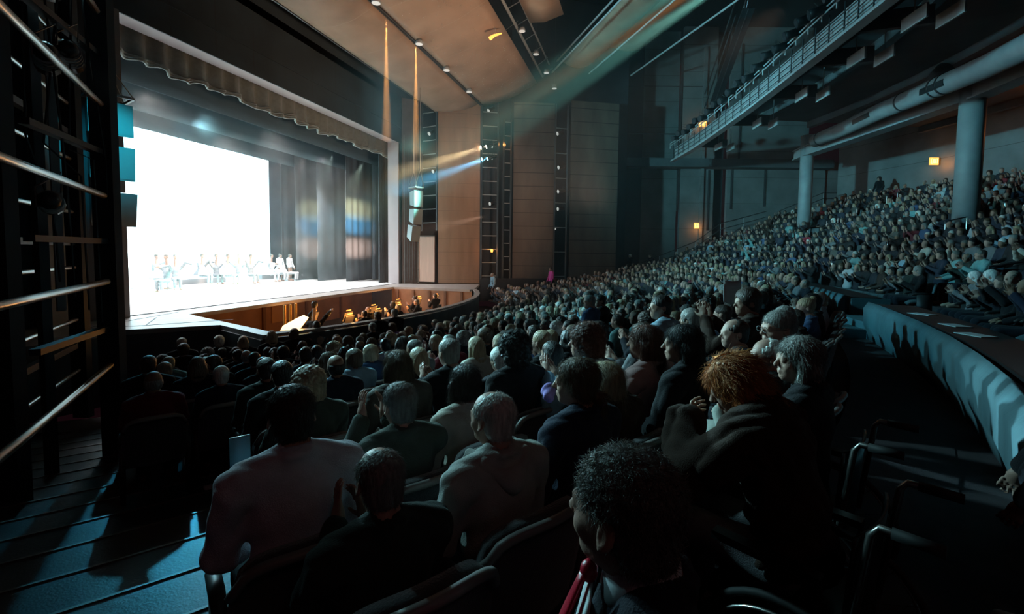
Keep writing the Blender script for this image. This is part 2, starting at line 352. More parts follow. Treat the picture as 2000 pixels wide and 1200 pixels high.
def drape(name, x0, x1, y, z0, z1, m, folds=10, amp=0.06, parent=None, scallop=0.0, seed=1, n=None):
    rnd = random.Random(seed); n = n or max(12, int((x1-x0)*14)); ph = [rnd.uniform(0, 6.28) for _ in range(4)]
    g = []
    for j in range(9):
        t = j/8.0; row = []
        for i in range(n+1):
            u = i/n; x = x0+(x1-x0)*u
            w_ = math.sin(u*folds*6.283+ph[0]+0.6*math.sin(u*9+ph[1]))
            bot = z0+scallop*(0.5*math.sin(u*folds*3.1+ph[2])+0.5*math.sin(u*folds*1.3+ph[3]))
            row.append((x, y+amp*w_*(0.35+0.65*(1-t)), bot+(z1-bot)*t))
        g.append(row)
    return MB().sheet(g, 0.015).build(name, m, parent, True)
# valance of the house curtain, gathered, with a heavy scalloped hem
val = thing('house_curtain', 'grey gathered house curtain with a scalloped pale hem under the proscenium header', 'curtain', (17.5, 15.0, 5.7))
drape('drape', 9.4, 25.4, 15.0, 5.78, 7.4, M['curtain'], 22, 0.13, val, 0.10, 5, 460)
def hem(k, zo, yo, r):
    pts = []
    rnd = random.Random(5); ph = [rnd.uniform(0, 6.28) for _ in range(4)]
    for i in range(461):
        u = i/460; w_ = math.sin(u*22*6.283+ph[0]+0.6*math.sin(u*9+ph[1]))
        bot = 5.78+0.10*(0.5*math.sin(u*22*3.1+ph[2])+0.5*math.sin(u*22*1.3+ph[3]))
        pts.append((9.4+16*u, 15.0+0.13*w_*0.9+yo, bot+zo+0.03*math.sin(u*150+k)))
    return MB().tube(pts, r, 6)
for k in range(3): hem(k, -0.03+0.055*k, -0.05-0.01*k, 0.035).build('hem_fold', M['curtain'], val, True)
# borders
for nm, y, z, lab in (('border', 16.5, 5.53, 'wide teal-grey stage border hanging just behind the house curtain'), ('border', 19.5, 5.55, 'teal-grey stage border hanging over mid stage'), ('border', 22.3, 5.56, 'teal-lit stage border hanging along the top of the cyclorama')):
    o = drape(nm, 6.0, 28.0, y, z, 8.6, M['border'], 5, 0.02, None, 0.0, 3, 60); tag(o, lab, 'stage border', 'stage borders')
# wings
for i, (x0, x1, y, folds, lab) in enumerate(((25.1, 27.9, 15.3, 9, 'dark pleated curtain leg right beside the proscenium jamb'), (25.25, 28.2, 17.7, 4, 'pale-lit stage leg, nearest of the flat wings to the audience'),
        (25.25, 28.2, 19.8, 3, 'grey stage leg in the middle of the row of wings'), (25.25, 28.2, 21.5, 3, 'grey stage leg second from the white cyclorama'), (26.1, 28.2, 23.4, 3, 'grey stage leg bordering the white cyclorama'))):
    o = drape('stage_leg', x0, x1, y, SZ+0.02, 8.6, M['leg_cloth'] if i else M['black_wall'], folds, 0.10 if i == 0 else 0.05, None, 0.0, i+2, 70)
    tag(o, lab, 'stage leg', 'stage legs on the far side')
# header, jambs
struct('wall_proscenium', MB().box((16.6, 14.1, 8.35), (23, 0.2, 3.6)).box((27.2, 14.1, 3.0), (3.6, 0.2, 10)), M['header'])
struct('trim_4', MB().box((17.4, 14.35, 6.56), (15.9, 0.7, 0.06)), M['reveal'])
struct('trim_5', MB().box((25.14, 14.35, 2.3), (0.08, 0.7, 8.5)), M['reveal'])
struct('trim_6', MB().box((17.4, 13.99, 6.67), (16.2, 0.05, 0.3)).box((17.4, 13.97, 7.42), (16.2, 0.04, 0.02)), M['header'])
struct('trim_7', MB().box((9.55, 14.1, 2.3), (0.34, 0.34, 8.5)), M['jamb'])
struct('wall_left', MB().box((7.4, 14.2, 3.0), (4.2, 0.25, 11)).box((5.6, 12.9, 3), (0.2, 2.6, 11)), M['black_wall'])
struct('trim_8', MB().box((8.0, 13.9, 2.3), (0.7, 0.3, 8.5)), mat('grey pier', (0.16, 0.17, 0.17), 0.8, var=0.1))
# near left side wall behind the towers
struct('wall_side_left', MB().beam((5.6, 12.2, 3), (-2.5, 6.2, 3), 0.3, 14), M['black_wall'])

# ---------------------------------------------------------------- side wall on the far right of the stage
def wallseg(name, a, b, z0, z1, m, th=0.12, bulge=0.0, lab=None, cat=None, group=None):
    g = []; d = Vector((b[0]-a[0], b[1]-a[1])); nrm = Vector((-d.y, d.x)).normalized()
    for j in range(2):
        row = []
        for i in range(9):
            t = i/8; p = Vector(a)+d*t+nrm*bulge*4*t*(1-t); row.append((p.x, p.y, z1 if j == 0 else z0))
        g.append(row)
    o = MB().sheet(g, th).build(name, m, None, False)
    if lab: tag(o, lab, cat, group)
    else: o['kind'] = 'structure'
    return o
WP = {790: (25.45, 13.95), 815: (26.2, 13.2), 857: (26.05, 11.8), 935: (26.95, 9.5), 970: (27.5, 8.5), 1000: (28.2, 7.7), 1078: (29.0, 5.3), 1110: (29.6, 4.35), 1200: (31.0, 1.5)}
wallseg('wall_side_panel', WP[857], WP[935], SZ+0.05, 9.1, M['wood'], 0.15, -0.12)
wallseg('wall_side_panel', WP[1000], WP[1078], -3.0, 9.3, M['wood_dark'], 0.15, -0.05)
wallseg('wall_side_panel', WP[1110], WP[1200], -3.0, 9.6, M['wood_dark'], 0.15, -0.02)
wallseg('wall_side_back', (27.6, 13.9), (29.2, 8.2), -3.2, 16.5, M['black_wall'])
wallseg('wall_side_back', (29.2, 8.2), (33.0, 1.0), -3.2, 16.5, M['black_wall'])
wallseg('wall_side_strip', (25.4, 13.95), (26.1, 13.3), SZ, 9.2, mat('brown grey wall', (0.10, 0.085, 0.08), 0.8, var=0.2), 0.1)
struct('wall_plinth', MB().beam((25.95, 11.7, SZ-0.25), (26.9, 9.4, SZ-0.25), 0.2, 0.55).beam((26.9, 9.4, -2.3), (29.3, 4.5, -2.3), 0.3, 1.4), M['black'])
o = MB()
d0 = thing('timber_door', 'pale pink-lit timber door panel at the stage edge beside the proscenium', 'door', (25.9, 12.55, SZ))
MB().beam((25.85, 13.0, -0.45), (25.8, 11.95, -0.45), 0.06, 2.75).build('door_leaf', mat('blond timber', (0.62, 0.42, 0.33), 0.55, var=0.08, vscale=3, stretch=(4, 4, 0.3)), d0)
MB().beam((25.8, 13.05, 0.96), (25.75, 11.9, 0.96), 0.1, 0.07).beam((25.82, 13.07, -0.45), (25.82, 13.0, -0.45), 0.1, 2.8).build('door_frame', M['wood_dark'], d0)
# vertical lighting slots with ladders of pipes
LAMPS = []
def ladder(a, b, z0, z1, step, label, lamps=(), extra=True):
    t = thing('lighting_ladder', label, 'lighting ladder', ((a[0]+b[0])/2, (a[1]+b[1])/2, z0), 'lighting ladders in the side wall slots')
    for p in (a, b): MB().box((p[0], p[1], (z0+z1)/2), (0.1, 0.1, z1-z0)).build('rail', M['dark_steel'], t)
    z = z0+step*0.6; k = 0
    while z < z1:
        MB().tube([(a[0], a[1], z), (b[0], b[1], z)], 0.03, 6).build('rung', M['grey_steel'], t); z += step; k += 1
    return t
def lamp(loc, aim, label, lens, parent_group='theatre lamps on the side ladders', s=1.0):
    loc = Vector(loc); d = (Vector(aim)-loc).normalized()
    t = thing('theatre_lamp', label, 'theatre lamp', tuple(loc), parent_group)
    b = loc-d*0.42*s
    MB().tube([b-d*0.05*s, b, loc-d*0.12*s, loc], [0.05*s, 0.10*s, 0.10*s, 0.12*s], 10).build('housing', M['lamp_body'], t, True)
    MB().tube([loc+d*0.002, loc+d*0.012], 0.105*s, 12).build('lens', lens, t)
    q = d.orthogonal().normalized()
    MB().tube([b+q*0.13*s, b+q*0.14*s+Vector((0, 0, 0.22*s)), b-q*0.14*s+Vector((0, 0, 0.22*s)), b-q*0.13*s], 0.012*s, 5).build('yoke', M['dark_steel'], t)
    return t
ladder((26.25, 13.0), (26.0, 11.9), 1.3, 9.0, 0.83, 'black lighting ladder between the proscenium and the lit timber panel')
ladder((26.9, 9.35), (27.35, 8.45), SZ, 9.2, 0.83, 'black lighting ladder holding the amber and cyan lamps')
ladder((28.95, 5.2), (29.4, 4.5), -2.4, 9.3, 1.55, 'dark lighting ladder between the two seamed timber walls')
ladder((27.75, 8.2), (28.0, 7.8), -2.4, 8.2, 0.83, 'thin dark pipe ladder left of the seamed timber wall')
for (a, b, e, c), lb in zip(TOWER_LAMPS, ('upper left amber lamp glowing on the ladder', 'upper right amber lamp glowing on the ladder', 'lower left cyan lamp glowing on the ladder', 'lower right cyan lamp glowing on the ladder')):
    d = (Vector(b)-Vector(a)).normalized(); lamp(Vector(a)-d*0.06, b, lb, M['lens_cyan'] if 'cyan' in lb else M['lens_warm'])
for i, (p, lb) in enumerate((((27.2, 8.8, 6.5), 'unlit lamp right of the amber pair'), ((27.2, 8.8, 5.8), 'unlit lamp right of the cyan pair'), ((27.1, 9.0, 8.6), 'unlit lamp at the head of the amber ladder'),
        ((27.2, 8.9, 3.0), 'unlit lamp low on the amber and cyan ladder'), ((26.2, 12.5, 7.2), 'unlit lamp high in the slot beside the proscenium'), ((26.1, 12.2, 4.9), 'unlit lamp above the hanging loudspeakers at right'), ((29.1, 5.1, 7.5), 'unlit box lamp high on the rear ladder'),
        ((29.1, 5.0, 5.4), 'unlit lamp midway up the rear ladder'), ((29.1, 5.0, 3.9), 'unlit lamp under the midpoint of the rear ladder'), ((29.1, 5.0, 2.8), 'unlit lamp low on the rear ladder'))):
    lamp(p, (18, 16, 1), lb, M['lens_dim'], s=1.1)  # faint glow painted on the lenses of these switched-off lamps
lamp((29.0, 5.15, 1.55), (16, 4, 0), 'small greenish work lamp glowing on the rear ladder', M['lens_dim'], s=0.7)
for p, lb in (((27.86, 8.21, 6.69), 'small orange guide light on the wall right of the amber lamps'), ((27.2, 8.75, 0.12), 'small orange guide light low on the lamp ladder')):
    o = MB().box(p, (0.1, 0.1, 0.2)).ball((p[0], p[1], p[2]), 0.09).build('guide_light', M['amber_soft']); tag(o, lb, 'guide light'); point('guide_glow', (p[0]-0.25, p[1], p[2]), 6, (1, 0.35, 0.08), 0.05)
# mesh panel beside the jamb
g = thing('wire_grid', 'tall thin wire grid hanging beside the right proscenium jamb', 'grid', (25.5, 13.5, SZ))
mb = MB()
for i in range(5): mb.tube([(25.45+0.09*i, 13.75-0.12*i, SZ+0.1), (25.45+0.09*i, 13.75-0.12*i, 6.2)], 0.014, 4)
for j in range(34): mb.tube([(25.42, 13.8, SZ+0.3+0.24*j), (25.85, 13.24, SZ+0.3+0.24*j)], 0.01, 4)
mb.build('wires', M['dark_steel'], g)
MB().tube([(25.44, 13.8, SZ), (25.44, 13.8, 7)], 0.03, 6).build('post', M['grey_steel'], g)

# ---------------------------------------------------------------- far side wall and parterre back wall
fwd = Vector((math.cos(R(15.3)), math.sin(R(15.3)))); lat = Vector((math.sin(R(15.3)), -math.cos(R(15.3))))
def W(s, z, d=34.5): p = fwd*d+lat*s; return (p.x, p.y, z)
def wpanel(mb, s0, s1, z0, z1, d=34.5, th=0.3):
    a, b = W(s0, (z0+z1)/2, d), W(s1, (z0+z1)/2, d); mb.beam(a, b, th, z1-z0)
def S(px): return (px-1000)/900*34.5
mb = MB(); wpanel(mb, S(1150), S(1322), -4, 17, 35.3); wpanel(mb, S(1322), S(1386), -4, 17); wpanel(mb, S(1412), S(1565), -4, 17); wpanel(mb, S(1565), S(1600), -4, 7)
wpanel(mb, S(1600), 42, -4, 7, 34.7)
struct('wall_far', mb, M['concrete'])
mb = MB(); wpanel(mb, S(1386), S(1412), -4, 17, 35.3); wpanel(mb, S(1180), S(1250), -4, 17, 34.9)
struct('wall_recess', mb, M['dark_concrete'])
mb = MB()
for px, z0, z1 in ((1318, 6.9, 15.3), (1316, 3.2, 6.4), (1432, 6.9, 15.3), (1420, 3.4, 6.4), (1376, 1.8, 6.2), (1484, 3.6, 6.4)): wpanel(mb, S(px)-0.06, S(px)+0.06, z0, z1, 34.3, 0.06)
for z in (8.8, 12.2): wpanel(mb, S(1215), S(1360), z, z+0.05, 34.3, 0.04)
struct('trim_9', mb, M['dark_concrete'])
mb = MB(); wpanel(mb, S(1362)-0.12, S(1362)+0.12, -2, 15, 34.25, 0.2)
struct('trim_10', mb, M['concrete'])
mb = MB(); wpanel(mb, S(1200), S(1600), 6.3, 6.9, 33.9, 0.9)
struct('beam_far', mb, M['slab'])
# ceiling over everything
struct('ceiling', MB().prism([(-6, 20), (32, 20), (48, -12), (40, -36), (-8, -36)], 16.5, 16.9), M['black'])
mb = MB()
for r in (30, 33.5, 37, 40.5):
    pts = arc(r, 62, 112, 14)
    for a, b in zip(pts[:-1], pts[1:]): mb.beam((*a, 7.35), (*b, 7.35), 0.3, 0.35)
struct('beam_balcony', mb, M['slab'])
mb = MB()
i0 = arc(28.2, 58, 112, 24); o0 = arc(43, 58, 112, 24)
mb.prism(i0+o0[::-1], 7.5, 7.8)
struct('balcony_slab', mb, M['slab'])
# parterre steps
mb = MB(); NP = 14
for j in range(NP):
    r0 = 28.15+0.95*j if j else 28.0; r1 = 28.15+0.95*(j+1); z = zp(28.6+0.95*j)
    mb.prism(arc(r0, 55, 127.5, 40)+arc(r1, 55, 127.5, 40)[::-1], -3.2, z)
struct('parterre_steps', mb, M['carpet'])
mb = MB(); pts = arc(41.8, 55, 121, 30)
for a, b in zip(pts[:-1], pts[1:]): mb.beam((*a, 5.2), (*b, 5.2), 0.2, 6.0)
struct('wall_back', mb, M['concrete'])
# stalls floor: sloped sheet in shallow steps, and the cross aisle
mb = MB(); r = 16.0; k = 0
rs = [27.65-0.88*i for i in range(14)]
for i in range(13):
    z = zf(27.2-0.88*i); lo = 53.4 if i < 6 else 51.0
    mb.prism(arc(rs[i+1], lo-0.6, 128, 40)+arc(rs[i], lo-0.6, 128, 40)[::-1], z-0.5, z)
struct('floor_stalls', mb, M['carpet'])
struct('floor', MB().prism(arc(27.65, 51, 128, 40)+arc(28.0, 128, 55, 40)+[(6.5, -8), (-4, -9), (-5, 2)], -2.3, -1.76), M['carpet'])
struct('floor_front', MB().prism(arc(16.6, 48, 130, 40)+[(26, 12), (24.5, 7.6), (17, 5.9), (8.9, 7.6), (5, 12.5)], -3.6, zf(16.6)), M['carpet'])
# left aisle steps
ms = MB(); mn = MB(); r = 28.4; k = 0
while r > 15.4:
    z = zf(r-0.3)
    lo = 33.0
    hi = 52.9 if r > 22.1 else 50.5
    ms.prism(arc(r-0.59, lo, hi, 10)+arc(r, lo, hi, 10)[::-1], z-0.6, z)
    pa = arc(r-0.575, lo, hi, 12)
    for a, b in zip(pa[:-1], pa[1:]): mn.beam((*a, z+0.003), (*b, z+0.003), 0.022, 0.012)
    r -= 0.59; k += 1
struct('floor_aisle', ms, M['step_floor']); struct('trim_11', mn, M['nosing'])
# ---------------------------------------------------------------- parterre parapets
def parapet(name, pts, zt, zb, label):
    g = []
    for (x, y) in pts:
        d = (Vector((x, y))-Vector((CX, CY))).normalized(); prof = [(0.10, zb), (0.03, zb+0.25), (-0.03, (zt+zb)/2), (-0.05, zt-0.06), (0.0, zt)]
        g.append([(x+d.x*o_, y+d.y*o_, z) for o_, z in prof])
    o = MB().sheet(g, -0.14).build(name, M['parapet'], None, True); tag(o, label, 'parapet')
    return o
def ledge(pts, zt, w0=0.02, w1=0.62):
    a = [(x+(x-CX)/math.hypot(x-CX, y-CY)*w0, y+(y-CY)/math.hypot(x-CX, y-CY)*w0) for x, y in pts]
    b = [(x+(x-CX)/math.hypot(x-CX, y-CY)*w1, y+(y-CY)/math.hypot(x-CX, y-CY)*w1) for x, y in pts]
    return MB().prism(a+b[::-1], zt, zt+0.05)
PA = [(2.6, -2.0), (3.6, -2.52), (4.6, -3.0), (5.5, -3.35), (6.6, -3.72), (8.0, -4.1), (9.4, -4.42), (10.6, -4.66), (11.15, -4.74)]
PB = [(13.0, -5.0), (15, -5.25), (17.2, -5.45), (20, -5.3), (23, -4.75), (26, -3.75), (28.6, -2.5), (31, -1.1)]
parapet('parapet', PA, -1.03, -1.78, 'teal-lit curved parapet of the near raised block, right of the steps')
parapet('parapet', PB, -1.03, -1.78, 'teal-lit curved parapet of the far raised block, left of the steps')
struct('trim_12', ledge(PA, -1.03), M['ledge']); struct('trim_13', ledge(PB, -1.03), M['ledge'])
struct('trim_14', MB().beam((11.22, -4.76, -1.4), (11.3, -5.6, -1.4), 0.12, 0.78).beam((12.95, -5.0, -1.4), (12.95, -5.8, -1.4), 0.12, 0.78), M['parapet'])
# studs on the parapet
mb = MB()
for i in range(10):
    t = 0.3+i*0.62; 
    x = 5.0+t; y = np.interp(x, [p[0] for p in PA], [p[1] for p in PA]); mb.ball((x, float(y)-0.0+0.065, -1.12), 0.009, 6, 4)
tag(mb.build('stud', M['steel']), 'row of tiny bright studs under the near parapet ledge', 'stud', kind='stuff')
# little steps up to the parterre
st = thing('step_box', 'low teal-edged step box at the gap between the two parapets', 'step', (11.9, -4.3, -1.76))
MB().box((11.95, -4.35, -1.66), (1.25, 0.8, 0.2)).build('lower_step', M['parapet'], st)
MB().box((12.1, -4.95, -1.58), (1.6, 0.5, 0.36)).build('upper_step', M['parapet'], st)
# programmes lying on the ledge
for (x, y, a), lb in (((7.1, -4.12, 0.3), 'blue-lit programme on the ledge, nearest to the camera'), ((8.0, -4.4, 0.1), 'blue-lit programme on the ledge, middle of the three'), ((9.4, -4.7, 0.5), 'blue-lit programme on the ledge closest to the step gap')):
    o = MB().box((0, 0, 0), (0.34, 0.22, 0.012), a).build('programme', M['paper']); o.location = (x, y, -0.972); tag(o, lb, 'programme', 'programmes on the parapet ledge')

# ---------------------------------------------------------------- columns, beam, duct, gallery
for (px_, r_, z0, z1, rr, lb) in (((32.2, -9.75), 35, 0.4, 7.3, 0.36, 'round teal-lit column at the far end of the raised seating'), ((22.2, -12.3), 35, 0.4, 7.3, 0.40, 'thick round teal-lit column rising among the raised seats at right')):
    n = 28; o = MB().tube([(px_[0], px_[1], z0), (px_[0], px_[1], z1)], rr, n).build('column', M['grey_steel'], None, True); o['kind'] = 'structure'; o['label'] = lb
bm = [(33.4, -9.6), (32.2, -9.75), (29, -10.6), (25.5, -11.5), (22.2, -12.3), (18.5, -12.6), (14.5, -12.4)]
mb = MB()
for a, b in zip(bm[:-1], bm[1:]): mb.beam((*a, 6.35), (*b, 6.35), 0.5, 0.5).beam((*a, 6.08), (*b, 6.08), 0.7, 0.06).beam((*a, 6.62), (*b, 6.62), 0.7, 0.06)
struct('beam_ring', mb, M['grey_steel'])
du = thing('air_duct', 'long round teal-lit air duct under the balcony with collar joints', 'duct', (24, -10, 6.4))
dp = [(30.2, -9.55, 6.55), (27.5, -9.95, 6.5), (24.5, -10.2, 6.45), (21.1, -10.3, 6.2), (18, -10.3, 5.95), (15, -10.1, 5.75)]
MB().tube(dp, 0.36, 24).build('pipe', M['grey_steel'], du, True)
for t, k in ((0.2, 0), (0.55, 2), (0.2, 3), (0.35, 3)):
    a, b = Vector(dp[k]), Vector(dp[k+1]); c = a.lerp(b, t); d = (b-a).normalized(); MB().tube([c-d*0.04, c+d*0.04], 0.385, 24).build('collar', M['black'], du, True)
for k, t in ((1, 0.3), (2, 0.95)):
    a, b = Vector(dp[k]), Vector(dp[k+1]); c = a.lerp(b, t); MB().tube([c, c+Vector((0.25, -0.7, 0.9))], 0.3, 18).build('branch', M['slab'], du, True)
for k, t in ((1, 0.75), (3, 0.3)):
    a, b = Vector(dp[k]), Vector(dp[k+1]); c = a.lerp(b, t); d = (b-a).normalized(); MB().beam(c-d*0.7+Vector((0.05, 0.34, -0.06)), c+d*0.7+Vector((0.05, 0.34, -0.06)), 0.06, 0.22).build('grille', M['dark_steel'], du)
# lighting gallery along the balcony edge
gal = thing('lighting_gallery', 'pale teal-lit lighting gallery curving along the balcony edge, hung with lamps', 'gallery', (20, -4.5, 6.0))
GP = [(31.75, -2.1), (28.5, -3.0), (25, -3.75), (21.5, -4.4), (18, -4.95), (15, -5.4), (12.5, -5.75), (10, -6.0)]
def gpt(t):
    t = t*(len(GP)-1); k = min(int(t), len(GP)-2); return Vector(GP[k]).lerp(Vector(GP[k+1]), t-k)
g = []
for i in range(29):
    p = gpt(i/28); g.append([(p.x, p.y, 6.86), (p.x, p.y, 6.05)])
MB().sheet(g, 0.05).build('fascia', M['grey_steel'], gal)
mb = MB(); mb2 = MB()
for i in range(28):
    a, b = gpt(i/28), gpt((i+1)/28)
    mb.beam((a.x, a.y+0.12, 6.02), (b.x, b.y+0.12, 6.02), 0.32, 0.09)
    for z in (6.3, 6.5, 6.7): mb2.tube([(a.x, a.y+0.12, z), (b.x, b.y+0.12, z)], 0.018, 5)
    mb2.tube([(a.x, a.y+0.1, 6.05), (a.x, a.y+0.1, 7.0)], 0.022, 5)
mb.build('bottom_flange', M['grey_steel'], gal); mb2.build('cable_run', M['black'], gal)
mb = MB()
for i in range(28):
    a, b = gpt(i/28), gpt((i+1)/28)
    for z in (7.0, 7.14): mb.tube([(a.x, a.y+0.3, z), (b.x, b.y+0.3, z)], 0.025, 6)
    mb.tube([(a.x, a.y+0.3, 6.82), (a.x, a.y+0.3, 7.14)], 0.025, 6)
mb.build('guard_rail', M['grey_steel'], gal)
MB().prism([tuple(gpt(i/28)) for i in range(29)]+[(gpt(i/28).x+0.05, gpt(i/28).y-1.2) for i in range(28, -1, -1)], 6.78, 6.83).build('walkway', M['slab'], gal)
gl = []
for i in range(26):
    t = 0.06+0.9*i/25; p = gpt(t); zz = 7.08+0.08*math.sin(i*2.1)
    where = ['far tip', 'far quarter', 'middle', 'near quarter', 'frame edge'][min(4, int(i/5.3))]
    lamp((p.x-0.25, p.y+0.65, zz), (12+i*0.3, 16, 0), 'black spotlight on the gallery rail, number %d counted from the far tip' % (i+1) if False else 'black theatre spotlight clamped on the curved gallery rail', M['lens_off'], 'spotlights on the gallery rail', s=1.35)
# fins under the balcony and radial beams
for i, t in enumerate((0.12, 0.3, 0.45, 0.58, 0.69, 0.79, 0.88)):
    p = gpt(t); d = (p-Vector((CX, CY))).normalized()
    o = MB().beam((p.x+d.x*0.3, p.y+d.y*0.3, 6.55), (p.x+d.x*2.2, p.y+d.y*2.2, 6.55), 0.16, 0.5).build('cross_beam', M['slab']); o['kind'] = 'structure'
    for q in (0.0, 0.75):
        s_ = (gpt(min(1, t+0.02))-p).normalized()
        c = p+d*(1.25+q)+s_*0.9
        f = MB().beam((c.x-s_.x*0.45, c.y-s_.y*0.45, 6.15), (c.x+s_.x*0.45, c.y+s_.y*0.45, 6.15), 0.05, 0.35)
        tag(f.tube([(c.x, c.y, 6.3), (c.x, c.y, 7.5)], 0.015, 5).build('baffle', M['grey_steel']), 'pale rectangular baffle hanging beneath the balcony', 'baffle', 'baffles hanging beneath the balcony')
# overhead dark catwalks
for (a, b, lb) in (((26, -1.5, 13.5), (13, 6.2, 13.5), 'dark overhead catwalk truss crossing above the house'), ((33, -4.5, 9.8), (27, -5.2, 12.8), 'dark sloping catwalk truss near the far wall')):
    t = thing('catwalk', lb, 'catwalk', tuple((Vector(a)+Vector(b))/2)); a, b = Vector(a), Vector(b); q = Vector((0, 0, 0.9)); mb = MB()
    for o_ in (Vector(), q, Vector((0.6, 0.5, 0)), q+Vector((0.6, 0.5, 0))): mb.tube([a+o_, b+o_], 0.05, 6)
    n = 9
    for i in range(n):
        u, v = a.lerp(b, i/n), a.lerp(b, (i+1)/n); mb.tube([u, v+q], 0.03, 5); mb.tube([u, u+q], 0.03, 5)
    mb.build('truss', M['dark_steel'], t); MB().beam(a, b, 0.6, 0.05).build('deck', M['black'], t)
# exit signs
def sign(name, c, w_, h_, label, text=True):
    # panel faces back along the view of the house
    t = thing(name, label, 'exit sign', c)
    n = -fwd; mb = MB(); a = Vector((c[0], c[1], c[2])); l3 = Vector((lat.x, lat.y, 0)); n3 = Vector((n.x, n.y, 0))
    MB().beam(a-l3*w_/2, a+l3*w_/2, 0.08, h_).build('panel', M['amber_glow'], t)
    if text:
        mb = MB(); lw = w_*0.16; z = a.z; hh = h_*0.3; base = a+n3*0.05
        def seg(u0, v0, u1, v1): mb.tube([base+l3*u0+Vector((0, 0, v0)), base+l3*u1+Vector((0, 0, v1))], h_*0.055, 4)
        for k, ch in enumerate('EXIT'):
            x0 = -w_*0.4+k*w_*0.21; x1 = x0+lw
            if ch == 'E': seg(x0, -hh, x0, hh); seg(x0, hh, x1, hh); seg(x0, 0, x1*0.9+x0*0.1, 0); seg(x0, -hh, x1, -hh)
            if ch == 'X': seg(x0, -hh, x1, hh); seg(x0, hh, x1, -hh)
            if ch == 'I': seg((x0+x1)/2, -hh, (x0+x1)/2, hh)
            if ch == 'T': seg((x0+x1)/2, -hh, (x0+x1)/2, hh); seg(x0, hh, x1, hh)
        mb.build('letters', M['sign_text'], t)
    point('sign_glow', tuple(a+n3*0.4-Vector((0, 0, 0.25))), 9, (1.0, 0.36, 0.07), 0.12)
sign('exit_sign', (36.5, -4.25, 9.5), 0.55, 0.36, 'amber exit sign high on the far wall above the gallery tip')
sign('exit_sign', (36.62, -4.17, 2.15), 0.55, 0.42, 'amber exit sign on the far wall above the stair rail')
sign('exit_sign', (32.5, -16.35, 5.55), 0.5, 0.42, 'amber exit sign over the door behind the raised seats')
point('warm_corridor', (30, -22, 6.4), 60, (1, 0.3, 0.08), 0.5)
point('warm_corridor', (24.5, -16.5, 6.0), 25, (1, 0.3, 0.08), 0.3)
# stair rails at the far end
def rail_run(pts, label, h=0.9):
    t = thing('stair_rail', label, 'handrail', pts[0]); p = [Vector(q) for q in pts]
    for k, z in (('top_rail', h), ('mid_rail', h*0.55)): MB().tube([q+Vector((0, 0, z)) for q in p], 0.03, 6).build(k, M['dark_steel'], t)
    for a, b in zip(p[:-1], p[1:]):
        n = max(1, int((b-a).length/1.3))
        for i in range(n): c = a.lerp(b, i/n); MB().tube([c, c+Vector((0, 0, h))], 0.022, 6).build('baluster', M['grey_steel'], t)
rail_run([(33.2, -0.2, -1.5), (34.6, -3.8, 0.0), (35.2, -5.5, 1.3), (36.2, -8.6, 2.2)], 'dark rising stair rail against the far wall under the exit sign')
rail_run([(36.4, -9.4, 2.2), (36.9, -12.3, 3.5), (37.2, -13.2, 3.5)], 'dark stair rail higher up beyond the far column')

# hoop rails beside the raised aisles
for ai, q in enumerate((78.6, 96, 112)):
    for j in range(1, 12, 2 if ai else 1):
        if ai == 0 and j > 7: continue
        x, y = pol(28.5+.95*j, q+.55); x2, y2 = pol(29.2+.95*j, q+.55); z = zp(28.6+.95*j)
        t = thing('aisle_rail', 'thin metal hoop rail beside the %s raised aisle, by its %s step' % (('near', 'middle', 'far')[ai], ('1st 2nd 3rd 4th 5th 6th 7th 8th 9th 10th 11th 12th').split()[j]), 'rail', (x, y, z), 'hoop rails of the raised aisles')
        MB().tube([(x, y, z), (x, y, z+.92)], .017, 6).build('post', M['steel'], t); MB().tube([(x2, y2, z), (x2, y2, z+1.12)], .017, 6).build('post', M['steel'], t)
        MB().tube([(x, y, z+.90), (x+.02, y, z+.99), (x2, y2, z+1.16), (x2, y2, z+1.10)], .022, 6).build('top_rail', M['dark_steel'], t)
# ---------------------------------------------------------------- ceiling reflectors
def reflector(xs, prof, label, m=None, loc=None):
    t = MB(); pr = []
    n = 10
    for i in range(n+1):
        u = i/n*(len(prof)-1); k = min(int(u), len(prof)-2); f = u-k; pr.append((prof[k][0]*(1-f)+prof[k+1][0]*f, prof[k][1]*(1-f)+prof[k+1][1]*f))
    m_ = 25
    g = [[(xs[0]+(xs[1]-xs[0])*i/m_, y, z) for y, z in pr] for i in range(m_+1)]
    root = thing('ceiling_reflector', label, 'ceiling panel', ((xs[0]+xs[1])/2, prof[0][0], prof[0][1]), 'timber ceiling reflectors')
    t.sheet(g, 0.06).build('panel', m or M['ceil_wood'], root, True)
    return root
r1 = reflector((4, 26.6), [(12.05, 8.5), (11.2, 8.42), (10.4, 8.55), (9.5, 8.95)], 'curved brown timber ceiling panel nearest the proscenium')
r2 = reflector((4, 27.4), [(9.35, 9.0), (8.4, 9.2), (7.3, 9.55), (6.1, 10.15)], 'broad brown timber ceiling panel, second from the proscenium')
for root, (y, z) in ((r1, (12.08, 8.44)), (r1, (9.45, 8.9)), (r2, (9.38, 8.93))):
    MB().tube([(4, y, z), (27, y, z)], 0.045, 6).build('edge_pipe', M['dark_steel'], root)
for k in range(11):
    MB().box((5.5+2.0*k, 12.2, 8.6), (0.1, 0.25, 0.12)).build('bracket', M['black'], r1)
tw = MB(); rn = random.Random(4)
for k in range(260):
    x = rn.uniform(12, 27); u = rn.random(); y = 9.2-3.0*u; z = 8.97+0.28*u+0.75*u*u; tw.ball((x, y, z), 0.013, 5, 3)
o = tw.build('fastener', M['steel']); tag(o, 'tiny glinting fasteners speckled over the broad ceiling panel', 'fastener', kind='stuff')
